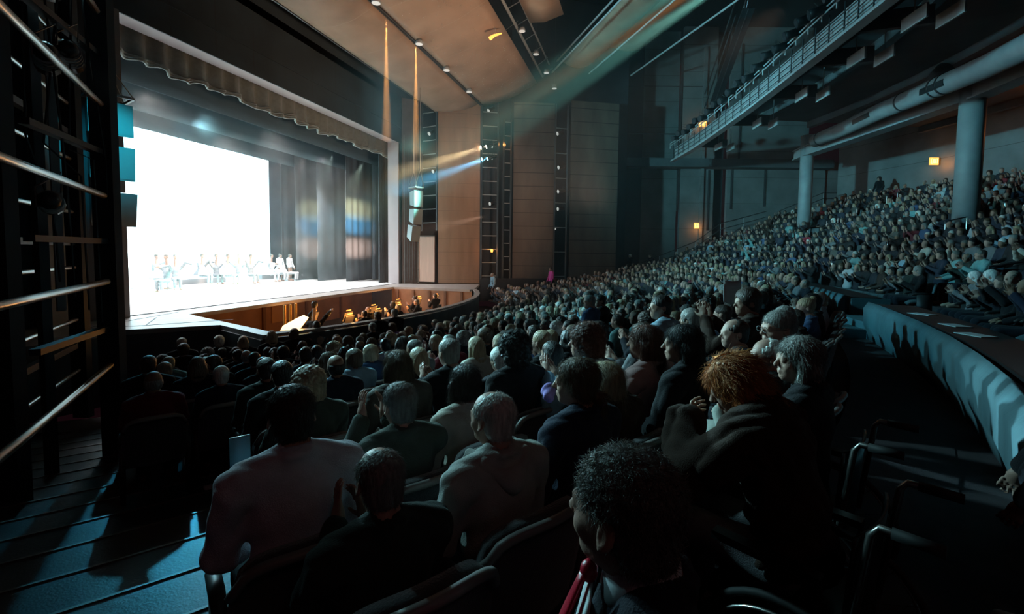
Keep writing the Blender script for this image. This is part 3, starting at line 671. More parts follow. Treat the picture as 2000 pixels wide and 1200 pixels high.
def obl(off, s0, s1, z):      # points on lines running back over the house
    d = Vector((-math.cos(R(31)), -math.sin(R(31)))); q = Vector((math.sin(R(31)), -math.cos(R(31)))); b = Vector((28.6, 6.05))
    return tuple(b+d*s0+q*off)+(z,), tuple(b+d*s1+q*off)+(z,)
def oblpanel(o0, o1, s0, s1, z, lab):
    root = thing('ceiling_reflector', lab, 'ceiling panel', obl((o0+o1)/2, (s0+s1)/2, s1, z)[0], 'timber ceiling reflectors')
    g = []
    for i in range(13):
        s = s0+(s1-s0)*i/12; row = []
        for j in range(6):
            u = j/5; p = obl(o0+(o1-o0)*u, s, s, 0)[0]; row.append((p[0], p[1], z-0.25*4*u*(1-u)))
        g.append(row)
    MB().sheet(g, -0.06).build('panel', M['ceil_wood'], root, True)
oblpanel(0.9, 2.6, 1.2, 15.5, 11.5, 'brown timber ceiling panel running back over the house, first right of the pipe truss')
oblpanel(3.3, 5.6, 2.0, 15.5, 12.5, 'dim timber ceiling panel running back over the house, crossed by the teal beam')
root = thing('ceiling_reflector', 'orange-lit timber ceiling panel at the top edge, left of the pipe truss', 'ceiling panel', (14, 4.4, 11.2), 'timber ceiling reflectors')
MB().sheet([[(x, y, z) for y, z in ((5.3, 11.1), (4.6, 11.05), (3.7, 11.3))] for x in np.linspace(6, 22.2, 12)], 0.06).build('panel', M['ceil_wood'], root, True)
tt = thing('pipe_truss', 'grey pipe truss meeting in a V under the dark roof', 'truss', (24, 6, 11))
MB().tube([(12, 5.9, 10.9), (28.6, 6.0, 10.9)], 0.07, 8).build('pipe', M['grey_steel'], tt)
MB().tube([(12, 5.5, 11.6), (28.6, 5.6, 11.6)], 0.05, 8).build('pipe', M['grey_steel'], tt)
for off, z in ((0.45, 11.0), (0.75, 11.7), (2.9, 11.2), (5.8, 11.4)):
    a, b = obl(off, 0.6, 18, z); MB().tube([a, b], 0.05, 6).build('pipe', M['grey_steel'], tt)
for x in np.arange(14, 28.5, 1.6): MB().tube([(x, 5.9, 10.9), (x+0.8, 5.5, 11.6)], 0.02, 5).build('strut', M['grey_steel'], tt)
for i, (p, lb) in enumerate((((14.98, 9.2, 8.8), 'at the top edge'), ((18.3, 9.2, 8.8), 'second along the first ceiling joint'), ((21.2, 9.2, 8.8), 'third along the first ceiling joint'), ((24.3, 9.2, 8.8), 'closest to the side wall along the first joint'),
        ((22.2, 5.7, 10.7), 'nearest of four beside the pipe truss'), ((24.9, 5.6, 10.7), 'second of four beside the pipe truss'), ((27.3, 5.5, 10.6), 'third of four beside the pipe truss'), ((29.4, 5.4, 10.4), 'farthest of four beside the pipe truss'))):
    t = thing('downlight', 'round white ceiling downlight, '+lb, 'downlight', p, 'round ceiling downlights')
    MB().tube([(p[0], p[1], p[2]), (p[0], p[1], p[2]+0.22)], [0.17, 0.12], 14).build('can', M['grey_steel'], t, True)
    MB().tube([(p[0], p[1], p[2]-0.01), (p[0], p[1], p[2]+0.01)], 0.15, 14).build('glass', M['lens_dim'], t)
    MB().tube([(p[0], p[1], p[2]+0.22), (p[0], p[1], 16.45 if p[1] < 6 else p[2]+0.35)], 0.012, 4).build('stem', M['dark_steel'], t)
t = thing('hanging_lamp', 'small orange-lit lamp hanging by wires in front of the ceiling', 'lamp', (19.8, 6.35, 9.5))
MB().tube([(19.7, 6.5, 9.35), (19.8, 6.35, 9.5), (20.1, 6.1, 9.7)], [0.09, 0.06, 0.03], 8).build('body', M['amber_soft'], t)
MB().tube([(19.95, 6.25, 9.6), (19.85, 6.5, 10.3)], 0.015, 4).tube([(20.1, 6.1, 9.7), (21, 5.6, 10.6)], 0.008, 4).build('wire', M['wire'], t)

# ---------------------------------------------------------------- left side towers
def tower(root_label, posts, tubes, seed, depth):
    t = thing('lighting_tower', root_label, 'lighting tower', (posts[0][0][0], posts[0][0][1], posts[0][1]), 'black lighting towers at the left edge')
    for (x, y), z0, z1, wx, wy, rz in posts: MB().box((x, y, (z0+z1)/2), (wx, wy, z1-z0), rz).build('post', M['tower_paint'], t)
    for a, b, r in tubes: MB().tube([a, b], r, 12).build('tube_rail', M['steel'], t, True)
    return t
Lz = [3.12, 1.92, 0.71, -0.45, -1.60]
t1 = tower('near black lighting tower with bright horizontal steel tubes, at the left frame edge',
    [((4.70, 7.10), -2.95, 7.5, 0.30, 0.12, R(-75)), ((3.12, 6.22), -2.7, 7.5, 0.30, 0.14, R(-75)), ((3.9, 7.0), -2.9, 7.5, 0.1, 0.1, 0)],
    [((4.57, 6.95, z), (0.55, 2.93, z), 0.040) for z in Lz], 1, 5)
for z in (2.6, 1.3, 0.1, -1.1): MB().beam((4.7, 7.12, z), (3.3, 6.1, z), 0.1, 0.07).build('cross_bar', M['tower_paint'], t1)
for k in range(5):
    x = 3.45+0.22*k; y = 6.3+0.12*k
    MB().tube([(x, y, 7), (x+0.03*math.sin(k), y, 3), (x+0.2*math.sin(k*2.0), y+0.05, 1.2), (x+0.3, y+0.2, 0.4+0.25*k), (x+0.42, y+0.35, -0.4-0.2*k)], 0.012, 5).build('cable', M['cable'], t1)
t2 = tower('farther black lighting tower seen through the gap of the near one, with steel tubes',
    [((6.15, 10.1), -3.2, 6.0, 0.30, 0.12, R(-75)), ((4.0, 8.0), -3.2, 6.0, 0.3, 0.12, R(-75))],
    [((6.02, 9.97, z), (2.0, 5.95, z), 0.034) for z in (3.6, 2.6, 1.62, 0.66, -0.35, -1.31, -2.26)], 2, 8)
for z in (2.1, 0.1, -1.8): MB().beam((6.1, 10.1, z), (4.0, 8.1, z), 0.1, 0.1).build('cross_bar', M['tower_paint'], t2)
for (p, aim, lb) in (((3.95, 6.75, 3.0), (8, 13, 2), 'ribbed lamp high inside the near left tower'), ((3.85, 6.65, 2.1), (8, 13, 1), 'ribbed lamp catching light inside the near left tower, under the highest one'),
        ((3.8, 6.6, 0.5), (8, 13, 0), 'ribbed lamp at mid height inside the near left tower'), ((4.25, 6.9, 2.3), (9, 13, 1), 'ribbed lamp beside the right post of the near left tower')):
    l = lamp(p, aim, lb, M['lens_dim'], 'ribbed lamps inside the left tower')
    d = (Vector(aim)-Vector(p)).normalized()
    for k in range(4): c = Vector(p)-d*(0.14+0.07*k); MB().tube([c, c+d*0.012], 0.12, 14).build('rib', M['grey_steel'], l)
t = thing('pale_board', 'thin pale board with bright edge behind the left towers', 'board', (5.2, 8.6, -1.0))
MB().box((5.15, 8.85, 1.2), (0.12, 0.03, 4.4)).build('edge', M['jamb'], t)

# ---------------------------------------------------------------- hanging loudspeakers
def line_array(c, boxes, w_, yaw, rope_top, label, tilt0=2):
    t = thing('loudspeaker_array', label, 'loudspeaker', (c[0], c[1], boxes[-1][0]), 'hanging loudspeaker stacks')
    cx, cy_ = c; q = Matrix.Rotation(yaw, 3, 'Z'); n = len(boxes)
    for i, (z0, z1, off) in enumerate(boxes):
        dz = z1-z0; tl = R(tilt0+7*i)
        f = [Vector((-w_/2, 0.0, dz)), Vector((w_/2, 0.0, dz)), Vector((w_/2, -0.05, 0)), Vector((-w_/2, -0.05, 0))]
        bk = [Vector((-w_*0.4, 0.62, dz*0.9)), Vector((w_*0.4, 0.62, dz*0.9)), Vector((w_*0.4, 0.55, 0.1*dz)), Vector((-w_*0.4, 0.55, 0.1*dz))]
        rm = q @ Matrix.Rotation(tl, 3, 'X')
        vs = [rm @ v+Vector((cx, cy_, z0))+q @ Vector((0, off, 0)) for v in f+bk]
        MB().add(vs, [(0, 1, 2, 3), (7, 6, 5, 4), (0, 4, 5, 1), (1, 5, 6, 2), (2, 6, 7, 3), (3, 7, 4, 0)]).build('cabinet', M['speaker'], t)
        gv = [rm @ (v*Vector((0.9, 1, 0.9)) if False else Vector((v.x*0.9, v.y-0.012, v.z*0.9+0.05*dz)))+Vector((cx, cy_, z0))+q @ Vector((0, off, 0)) for v in f]
        MB().add(gv, [(0, 1, 2, 3)]).add([g_+q @ Vector((0, 0.01, 0)) for g_ in gv], [(3, 2, 1, 0)]).build('grille', M['speaker'], t)
    zt = boxes[0][1]+0.16
    fr = [q @ Vector((a, b, 0))+Vector((cx, cy_, zt)) for a, b in ((-w_/2, -0.15), (w_/2, -0.15), (w_/2, 0.6), (-w_/2, 0.6))]
    mb = MB()
    for i in range(4): mb.beam(fr[i], fr[(i+1) % 4], 0.05, 0.06)
    mb.build('bumper_frame', M['grey_steel'], t)
    mb = MB()
    for s in (-1, 1):
        top = Vector((cx, cy_, zt+0.9))+q @ Vector((0, 0.1+0.35*s if w_ < 0.6 else 0.2, 0)); 
        for e in (0, 1): mb.tube([top, fr[(0 if s < 0 else 3)] if e == 0 else fr[(1 if s < 0 else 2)]], 0.014, 5)
        mb.tube([top, (top.x, top.y, rope_top)], 0.02, 5)
    mb.build('cable', M['wire'], t)
line_array((8.98, 13.3), [(2.95, 3.80, 0), (1.8, 2.67, 0), (0.6, 1.48, 0.06)], 0.92, R(-20), 8, 'teal-lit loudspeaker stack hanging in front of the left proscenium pier')
line_array((22.15, 11.2), [(2.35, 3.2, 0), (1.45, 2.25, 0.12), (0.55, 1.38, 0.4)], 0.5, R(-35), 9, 'grey loudspeaker stack hanging beside the right proscenium jamb', 4)

# ---------------------------------------------------------------- orchestra pit things
t = thing('harpsichord', 'gold-lit keyboard instrument with raised lid at the near end of the pit', 'instrument', (10.5, 9.3, PZ))
ol = [(10.4, 8.8), (10.9, 8.8), (11.0, 9.05), (10.85, 9.25), (10.6, 9.5), (10.4, 9.45)]
MB().prism(ol, PZ+1.1, PZ+1.35).build('case', M['gold'], t)
lid = [Vector((x, y, PZ+1.36+(y-8.8)*-0.1+(11.5-x)*0.0)) for x, y in ol]
ang = Matrix.Rotation(R(-38), 3, 'Y'); b0 = Vector((10.4, 9.2, PZ+1.36))
lv = [b0+ang @ (v-b0) for v in lid]; MB().add(lv+[v+Vector((0, 0, 0.03)) for v in lv], [(5, 4, 3, 2, 1, 0), (6, 7, 8, 9, 10, 11)]+[(i, (i+1) % 6, (i+1) % 6+6, i+6) for i in range(6)]).build('lid', M['gold'], t)
for x, y in ((10.5, 8.9), (10.85, 8.9), (10.5, 9.35)): MB().tube([(x, y, PZ), (x, y, PZ+1.1)], 0.04, 6).build('leg', M['black'], t)
MB().box((10.55, 8.7, PZ+1.2), (0.6, 0.2, 0.05)).build('keyboard', M['paper'], t)
point('pit_lamp', (10.7, 9.0, -1.75), 7, (1, 0.5, 0.12), 0.05)
spots = [(12.9, 9.0), (13.7, 9.6), (14.4, 8.9), (15.4, 9.7), (16.4, 9.2), (17.6, 9.9), (19.0, 9.6), (13.2, 10.6), (20.4, 9.4)]
for i, (x, y) in enumerate(spots):
    t = thing('music_stand', 'music stand with glowing score in the orchestra pit', 'music stand', (x, y, PZ), 'music stands in the orchestra pit')
    MB().tube([(x, y, PZ), (x, y, PZ+1.15)], 0.015, 6).build('pole', M['black'], t)
    MB().tube([(x-0.2, y-0.1, PZ+0.01), (x, y, PZ+0.2), (x+0.2, y-0.1, PZ+0.01)], 0.012, 5).build('foot', M['black'], t)
    rm = Matrix.Rotation(R(20), 3, 'X'); MB().box((x, y, PZ+1.3), (0.55, 0.02, 0.36), rot=rm).build('desk', M['black'], t)
    MB().box((x, y-0.02, PZ+1.31), (0.46, 0.012, 0.31), rot=rm).build('score', M['paper_lit'], t)
    MB().tube([(x-0.12, y-0.05, PZ+1.52), (x+0.12, y-0.05, PZ+1.52)], 0.02, 6).build('lamp', M['amber_soft'], t)
    if i % 2 == 0: point('stand_glow', (x, y-0.15, PZ+1.65), 15, (1, 0.42, 0.1), 0.06)
for x in (15.0, 21.5): point('pit_work_light', (x, 12.4, -2.3), 14, (1, 0.45, 0.15), 0.15)
for i, x in enumerate((12.6, 12.85, 13.1)):
    o = MB().tube([(x, 11.2, PZ+0.7), (x, 11.2, PZ+1.75)], 0.045, 8).build('tubular_bell', M['gold']); tag(o, 'gold tubular bell catching light behind the conductor', 'bell', 'tubular bells behind the conductor')

# ---------------------------------------------------------------- haze in which the beams show
def haze(name, lo, hi, d, label):
    c = [(a+b)/2 for a, b in zip(lo, hi)]; s = [b-a for a, b in zip(lo, hi)]
    o = MB().box(c, s).build(name, haze_mat(name, d)); tag(o, label, 'haze', kind='stuff'); return o
haze('stage_haze', (9.9, 14.75, -1.9), (28.4, 24.9, 6.4), 0.0045, 'thin smoke drifting over the stage')
haze('amber_haze_boost', (15.0, 8.7, 4.2), (19.2, 9.9, 8.7), 0.03, 'added denser haze making the amber downlight beams visible')  # extra haze box added so the amber beams show
haze('tower_haze_boost', (22.5, 9.0, 3.2), (27.6, 13.8, 7.2), 0.016, 'added denser haze making the amber and cyan lamp beams visible')  # extra haze box added so the ladder lamp beams show
haze('house_haze', (13.6, -9.0, -5.2), (38, 13.7, 15.5), 0.0036, 'thin smoke under the ceiling of the house')
# ================================================================ people: smooth bodies from blended fields
class Xf:
    def __init__(s, R_=None, t=(0, 0, 0)): s.R = np.eye(3) if R_ is None else np.array(R_, float); s.t = np.array(t, float)
    def p(s, v): return s.R @ np.array(v, float)+s.t
def rotm(yaw=0, pitch=0, roll=0):
    return np.array(Matrix.Rotation(R(yaw), 3, 'Z') @ Matrix.Rotation(R(pitch), 3, 'X') @ Matrix.Rotation(R(roll), 3, 'Y'))
I3 = Xf()
def el(c, r, k=0.02, x=I3, rot=None, sub=False):
    Rm = x.R if rot is None else x.R @ rot
    return ('e', x.p(c), np.array(r, float), Rm, k, sub)
def cap(a, b, ra, rb=None, k=0.02, x=I3, sub=False): return ('c', x.p(a), x.p(b), (ra, ra if rb is None else rb), None, k, sub)
def field_mesh(prims, h, disp=None, ground=None):
    lo = np.array([9e9]*3); hi = -lo; bbs = []
    for p in prims:
        if p[0] == 'e':
            ext = np.sqrt(((p[3]*p[2][None, :])**2).sum(1)); a, b = p[1]-ext, p[1]+ext; k, sub = p[4], p[5]
        else:
            m = max(p[3]); a, b = np.minimum(p[1], p[2])-m, np.maximum(p[1], p[2])+m; k, sub = p[5], p[6]
        bbs.append((a-k-2*h, b+k+2*h))
        if not sub: lo = np.minimum(lo, a); hi = np.maximum(hi, b)
    lo = lo-3*h; n = np.ceil((hi-lo)/h).astype(int)+4
    ax = [(lo[i]+h*np.arange(n[i])).astype(np.float32) for i in range(3)]
    f = np.full(tuple(n), 0.2, np.float32)
    for p, (a, b) in zip(prims, bbs):
        i0 = np.clip(((a-lo)/h).astype(int), 0, n-1); i1 = np.clip(((b-lo)/h).astype(int)+2, 1, n)
        if (i1 <= i0).any(): continue
        X = ax[0][i0[0]:i1[0], None, None]; Y = ax[1][None, i0[1]:i1[1], None]; Z = ax[2][None, None, i0[2]:i1[2]]
        if p[0] == 'e':
            x, y, z = X-p[1][0], Y-p[1][1], Z-p[1][2]; m = p[3].T
            q0 = m[0, 0]*x+m[0, 1]*y+m[0, 2]*z; q1 = m[1, 0]*x+m[1, 1]*y+m[1, 2]*z; q2 = m[2, 0]*x+m[2, 1]*y+m[2, 2]*z; r = p[2]
            k0 = np.sqrt((q0/r[0])**2+(q1/r[1])**2+(q2/r[2])**2)+1e-6
            k1 = np.sqrt((q0/r[0]**2)**2+(q1/r[1]**2)**2+(q2/r[2]**2)**2)+1e-6
            d = k0*(k0-1)/k1; k, sub = p[4], p[5]
        else:
            A, B = p[1], p[2]; ab = B-A; L = float(ab @ ab)+1e-9
            x, y, z = X-A[0], Y-A[1], Z-A[2]
            t = np.clip((x*ab[0]+y*ab[1]+z*ab[2])/L, 0, 1)
            d = np.sqrt((x-t*ab[0])**2+(y-t*ab[1])**2+(z-t*ab[2])**2)-(p[3][0]+(p[3][1]-p[3][0])*t); k, sub = p[5], p[6]
        s = f[i0[0]:i1[0], i0[1]:i1[1], i0[2]:i1[2]]
        if not sub:
            hh = np.clip(0.5+0.5*(s-d)/k, 0, 1); f[i0[0]:i1[0], i0[1]:i1[1], i0[2]:i1[2]] = s*(1-hh)+d*hh-k*hh*(1-hh)
        else:
            d = -d; hh = np.clip(0.5+0.5*(d-s)/k, 0, 1); f[i0[0]:i1[0], i0[1]:i1[1], i0[2]:i1[2]] = s*(1-hh)+d*hh+k*hh*(1-hh)
    if disp is not None: f += disp(ax[0][:, None, None], ax[1][None, :, None], ax[2][None, None, :]).astype(np.float32)
    return nets(f, lo, h)
def nets(f, lo, h):
    s = f < 0; c = np.zeros(tuple(np.array(s.shape)-1), np.int8)
    for i in (0, 1):
        for j in (0, 1):
            for k in (0, 1): c += s[i:s.shape[0]-1+i, j:s.shape[1]-1+j, k:s.shape[2]-1+k]
    act = np.argwhere((c > 0) & (c < 8)); idm = np.full(c.shape, -1, np.int32); idm[tuple(act.T)] = np.arange(len(act))
    V = np.zeros((len(act), 3)); W = np.zeros(len(act)); cs = [(i, j, k) for i in (0, 1) for j in (0, 1) for k in (0, 1)]
    val = {q: f[act[:, 0]+q[0], act[:, 1]+q[1], act[:, 2]+q[2]] for q in cs}
    for a in cs:
        for d in range(3):
            if a[d]: continue
            b = list(a); b[d] = 1; b = tuple(b); va, vb = val[a], val[b]; m = (va < 0) != (vb < 0)
            t = np.where(m, va/np.where(m, va-vb, 1), 0); p = np.array(a, float)[None, :]+t[:, None]*(np.array(b)-np.array(a))[None, :]
            V += p*m[:, None]; W += m
    V = (V/W[:, None]+act)*h+lo; F = []
    for d in range(3):
        u, v = [(1, 2), (2, 0), (0, 1)][d]
        sl0 = [slice(1, x-1) for x in f.shape]; sl1 = list(sl0); sl0[d] = slice(0, f.shape[d]-1); sl1[d] = slice(1, f.shape[d])
        A, B = s[tuple(sl0)], s[tuple(sl1)]
        for flip, mk in ((0, A & ~B), (1, ~A & B)):
            e = np.argwhere(mk); 
            if not len(e): continue
            off = np.array([1, 1, 1]); off[d] = 0; e = e+off
            du = np.zeros(3, int); dv = np.zeros(3, int); du[u] = 1; dv[v] = 1
            q = [idm[tuple((e-o).T)] for o in (du+dv, dv, 0*du, du)]
            F.append(np.stack(q if not flip else q[::-1], 1))
    return V, np.concatenate(F)
def np_mesh(name, V, F, mats, smooth=True):
    me = bpy.data.meshes.new(name); me.vertices.add(len(V)); me.vertices.foreach_set('co', np.asarray(V, np.float32).ravel())
    k = F.shape[1]; me.loops.add(F.size); me.loops.foreach_set('vertex_index', F.astype(np.int32).ravel())
    me.polygons.add(len(F)); me.polygons.foreach_set('loop_start', np.arange(0, F.size, k, dtype=np.int32))
    try: me.polygons.foreach_set('loop_total', np.full(len(F), k, np.int32))
    except Exception: pass
    me.update(calc_edges=True)
    if smooth: me.polygons.foreach_set('use_smooth', [True]*len(F))
    for m in mats: me.materials.append(m)
    return me

def head_prims(x, hi=True):
    P = [el((0, -.012, .028), (.075, .094, .083), .01, x), el((0, .022, -.03), (.060, .066, .084), .03, x), el((0, .055, -.088), (.030, .028, .024), .025, x),
         cap((-.03, .080, .014), (.03, .080, .014), .011, None, .015, x), cap((0, .088, .006), (0, .106, -.028), .007, .012, .010, x),
         el((-.034, .058, -.034), (.022, .02, .02), .02, x), el((.034, .058, -.034), (.022, .02, .02), .02, x)]
    for s in (-1, 1):
        P += [el((s*.030, .094, -.004), (.016, .013, .010), .008, x, None, True), el((s*.030, .080, -.004), (.0125, .012, .011), .002, x)]
        P += [el((s*.078, -.012, -.012), (.009, .019, .031), .006, x, rotm(0, 12, s*-12))]
        if hi: P += [el((s*.087, -.006, -.010), (.006, .010, .018), .004, x, rotm(0, 12, 0), True), el((s*.010, .100, -.032), (.007, .008, .006), .006, x), cap((s*.076, .0, .012), (s*.083, -.03, .012), .004, None, .004, x)]
    P += [el((0, .088, -.058), (.021, .009, .0055), .006, x), el((0, .086, -.068), (.018, .009, .006), .005, x)]
    if hi: P += [el((0, .100, -.063), (.022, .008, .0016), .003, x, None, True)]
    return P
def hand_prims(w, d, n, side, curl=0.25, h=0.01, thumb_in=0.3, spread=0.05):
    w, d, n = np.array(w, float), np.array(d, float), np.array(n, float); d /= np.linalg.norm(d); n -= d*(n @ d); n /= np.linalg.norm(n); s = np.cross(d, n)*side
    P = [('e', w+d*.048, np.array([.040, .050, .0155]), np.stack([s, d, n], 1), .012, False), ('c', w-d*.02, w+d*.03, (.024, .027), None, .015, False)]
    r = max(.0078, h*.85)
    for i, (o, L) in enumerate(((-.031, .058), (-.0105, .072), (.0105, .078), (.031, .070))):
        o = o*1.05; b = w+d*.088+s*o; d1 = d+s*o*spread*30+n*curl*.35; d1 /= np.linalg.norm(d1); d2 = d1+n*curl; d2 /= np.linalg.norm(d2); d3 = d2+n*curl*1.2; d3 /= np.linalg.norm(d3)
        p1 = b+d1*L*.45; p2 = p1+d2*L*.32; p3 = p2+d3*L*.25
        P += [('c', b, p1, (r*1.1, r), None, .004, False), ('c', p1, p2, (r, r*.95), None, .003, False), ('c', p2, p3, (r*.95, r*.8), None, .003, False)]
    b = w+d*.025+s*.030; t1 = d*.55+s*.75+n*thumb_in; t1 /= np.linalg.norm(t1); t2 = d*.85+s*.35+n*thumb_in*1.3; t2 /= np.linalg.norm(t2)
    P += [('c', b, b+t1*.042, (.014, r*1.25), None, .012, False), ('c', b+t1*.042, b+t1*.042+t2*.034, (r*1.2, r), None, .004, False)]
    return P
POSES = {
 'lap': dict(el=((-.24, .04, .74), (.24, .04, .74)), wr=((-.08, .27, .64), (.08, .27, .66)), hd=((.5, .85, -.15), (-.5, .85, -.15)), hn=((0, 0, -1), (0, 0, -1)), lean=0, head=(0, .03, 1.215)),
 'clap': dict(el=((-.24, .12, .77), (.24, .12, .77)), wr=((-.055, .33, .93), (.06, .33, .90)), hd=((.12, .45, .85), (-.15, .6, .75)), hn=((1, 0, -.1), (-1, 0, 0)), lean=0, head=(0, .03, 1.215)),
 'claphigh': dict(el=((-.25, .20, .84), (.25, .18, .84)), wr=((-.08, .34, 1.06), (.06, .34, 1.04)), hd=((.1, .3, .95), (-.1, .3, .95)), hn=((1, .15, 0), (-1, .15, 0)), lean=0, head=(0, .02, 1.215)),
 'lean': dict(el=((-.30, .30, .80), (.27, .22, .74)), wr=((-.10, .42, .96), (.06, .44, .64)), hd=((.9, .1, .3), (-.4, .9, -.1)), hn=((0, -1, 0), (0, 0, -1)), lean=.20, head=(0, .26, 1.13)),
 'stand': dict(el=((-.27, .0, 1.08), (.27, .0, 1.08)), wr=((-.26, .12, .86), (.26, .12, .86)), hd=((0, .4, -.9), (0, .4, -.9)), hn=((1, 0, 0), (-1, 0, 0)), lean=0, head=(0, .03, 1.60)),
}
def body_prims(pose, yaw, pitch, h, infl=0.0, what='body'):
    q = POSES[pose]; L = q['lean']; hz = q['head']; dz = .385 if pose == 'stand' else 0.0
    hx = Xf(rotm(yaw, pitch), hz); P = []
    ch = np.array((0, -.02+L*.6, .90+dz)); sh = np.array((0, -.025+L*.85, 1.015+dz-L*.15)); i = infl
    if what in ('body', 'top'):
        P += [el((0, 0, .53+dz), (.165+i, .125+i, .12), .05), el((0, -.015+L*.25, .70+dz), (.145+i, .108+i, .16), .06), el(ch, (.165+i, .112+i, .17), .06),
              cap(sh+(-.17, 0, -.005), sh+(.17, 0, -.005), .060+i, None, .05), cap(sh+(0, -.01, .075), sh+(-.12, 0, .02), .042+i, .05+i, .03), cap(sh+(0, -.01, .075), sh+(.12, 0, .02), .042+i, .05+i, .03)]
        for s in (0, 1):
            sg = -1 if s == 0 else 1; S_ = sh+(sg*.200, 0, -.02); E_ = np.array(q['el'][s]); W_ = np.array(q['wr'][s])
            P += [cap(S_, E_, .050+i*1.3, .040+i*1.3, .03)]
            P += [cap(E_, W_ if what == 'body' else E_+(W_-E_)*.9, .040+i*1.3, .026+i*1.8, .02)]
    if what == 'body':
        P += [cap(hx.p((0, -.015, -.07)), sh+(0, -.005, .06), .052, .058, .03)]+head_prims(hx, h < .012)
        for s in (0, 1):
            P += hand_prims(q['wr'][s], q['hd'][s], q['hn'][s], (1 if s == 0 else -1), .22 if 'clap' in pose else .5, h)
    if what == 'top':
        nb = sh+(0, -.005, .075)
        for k in range(12):
            a = 2*math.pi*k/12; b = 2*math.pi*(k+1)/12
            P += [cap(nb+(.072*math.cos(a), .066*math.sin(a), .012*math.sin(-a)), nb+(.072*math.cos(b), .066*math.sin(b), .012*math.sin(-b)), .016, None, .008)]
        P += [cap(nb+(0, 0, .02), nb+(0, 0, .12), .052, .052, .006, I3, True)]
    if what in ('body', 'legs'):
        for s in (-1, 1):
            if pose == 'stand': hp, kn, an, to = (s*.09, 0, .90), (s*.10, .02, .50), (s*.10, -.01, .09), (s*.12, .16, .045)
            else: hp, kn, an, to = (s*.09, .03, .50), (s*.11, .45, .51), (s*.11, .42, .10), (s*.13, .58, .05)
            P += [cap(hp, kn, .082+i, .056+i, .04), cap(kn, an if what == 'body' else (np.array(kn)*.1+np.array(an)*.9), .054+i, .036+i*1.8, .02)]
            if what == 'body': P += [cap(an, to, .042, .034, .02), cap((an[0], an[1]-.03, .05), to, .038, .034, .02)]
        if what == 'legs': P += [el((0, 0, .52+dz), (.165+i, .125+i, .105), .05)]
    return P, hx
def fold(amp):
    def g(x, y, z):
        if amp >= .004:
            return amp*(.9-1.9*np.abs(np.sin(15*z+11*x+5*np.sin(8*y+3*x)+2*np.sin(11*z)))**.7+.5*np.sin(47*z-25*x+18*y)+.35*np.sin(80*x+30*z))*(.35+.65*np.clip(np.abs(x)*5, 0, 1))
        return amp*(np.sin(38*z+9*np.sin(7*x+3*y)+5*y)*.6+np.sin(31*x+22*z+17*y)*.35+np.sin(75*z-40*x+30*y)*.2)
    return g
FACE = lambda top=.06: [el((0, .118, -.045), (.078, .085, .095+top-.06), .012, I3, None, True)]
EARS = [el((s*.085, -.004, -.018), (.022, .022, .032), .008, I3, None, True) for s in (-1, 1)]
def hair_prims(kind):
    cap_ = [el((0, -.018, .038), (.083, .101, .086), .02)]
    nape = [el((0, -.050, -.035), (.070, .056, .062), .03)]
    if kind in ('short', 'spiky'): return cap_+nape+FACE()+EARS
    if kind == 'thin': return [el((0, -.019, .033), (.081, .099, .081), .02)]+nape+FACE(.08)+[el((0, .05, .09), (.06, .06, .045), .02, I3, None, True)]+EARS
    if kind == 'bald': return [el((0, -.030, .0), (.0805, .090, .070), .02)]+nape+FACE(.1)+[el((0, .03, .075), (.2, .2, .058), .01, I3, None, True)]+EARS
    if kind == 'long': return cap_+nape+[el((0, -.075, -.06), (.092, .048, .12), .05), el((0, -.098, -.19), (.085, .036, .13), .05), cap((-.082, -.02, .0), (-.095, -.035, -.20), .022, .026, .03), cap((.082, -.02, .0), (.095, -.035, -.20), .022, .026, .03)]+FACE()
    if kind == 'bob': return [el((0, -.018, .036), (.090, .106, .092), .02), el((0, -.045, -.05), (.092, .070, .075), .03), cap((-.085, .005, -.0), (-.082, .01, -.09), .022, .024, .03), cap((.085, .005, 0), (.082, .01, -.09), .022, .024, .03)]+FACE()
    if kind == 'bun': return cap_+[el((0, -.045, -.01), (.074, .06, .07), .02), el((0, -.085, .11), (.036, .036, .032), .012)]+FACE()+EARS
    if kind == 'pony': return [el((0, -.018, .036), (.087, .104, .090), .02), el((0, -.05, -.02), (.08, .06, .07), .02), el((0, -.118, -.07), (.032, .03, .03), .02), cap((0, -.12, -.08), (0, -.14, -.24), .034, .016, .03), cap((-.08, .0, .0), (-.06, -.06, -.06), .02, .02, .02), cap((.08, .0, .0), (.06, -.06, -.06), .02, .02, .02)]+FACE()
    if kind == 'curly': return [el((0, -.022, .03), (.112, .122, .112), .02), el((0, -.05, -.06), (.105, .085, .08), .04)]+FACE(.07)
    if kind == 'puff': return [el((0, -.02, .036), (.098, .112, .102), .02), el((0, -.05, -.03), (.085, .065, .07), .03)]+FACE()+EARS
    if kind == 'wavy': return [el((0, -.02, .036), (.100, .110, .098), .02), el((0, -.06, -.05), (.112, .070, .10), .04), el((0, -.085, -.14), (.10, .045, .07), .04), cap((-.092, .0, .01), (-.105, .0, -.12), .026, .03, .03), cap((.092, .0, .01), (.105, .0, -.12), .026, .03, .03)]+FACE()
def hair_disp(kind):
    if kind in ('curly',): return lambda x, y, z: .008*np.sin(95*x+20*np.sin(40*z))*np.sin(90*z+2)*np.sin(88*y+1)*1.6-.003
    if kind in ('wavy',): return lambda x, y, z: .0045*np.sin(130*np.arctan2(x, -y)*.12+22*z*2+3*np.sin(30*x))+.003*np.sin(60*z+40*x)
    if kind in ('puff', 'spiky'): return lambda x, y, z: .004*np.sin(120*x+9*np.sin(50*z))*np.sin(110*z)*np.sin(100*y+2)
    return lambda x, y, z: .0022*np.sin(34*np.arctan2(x, -y+.0)+4*np.sin(18*z))
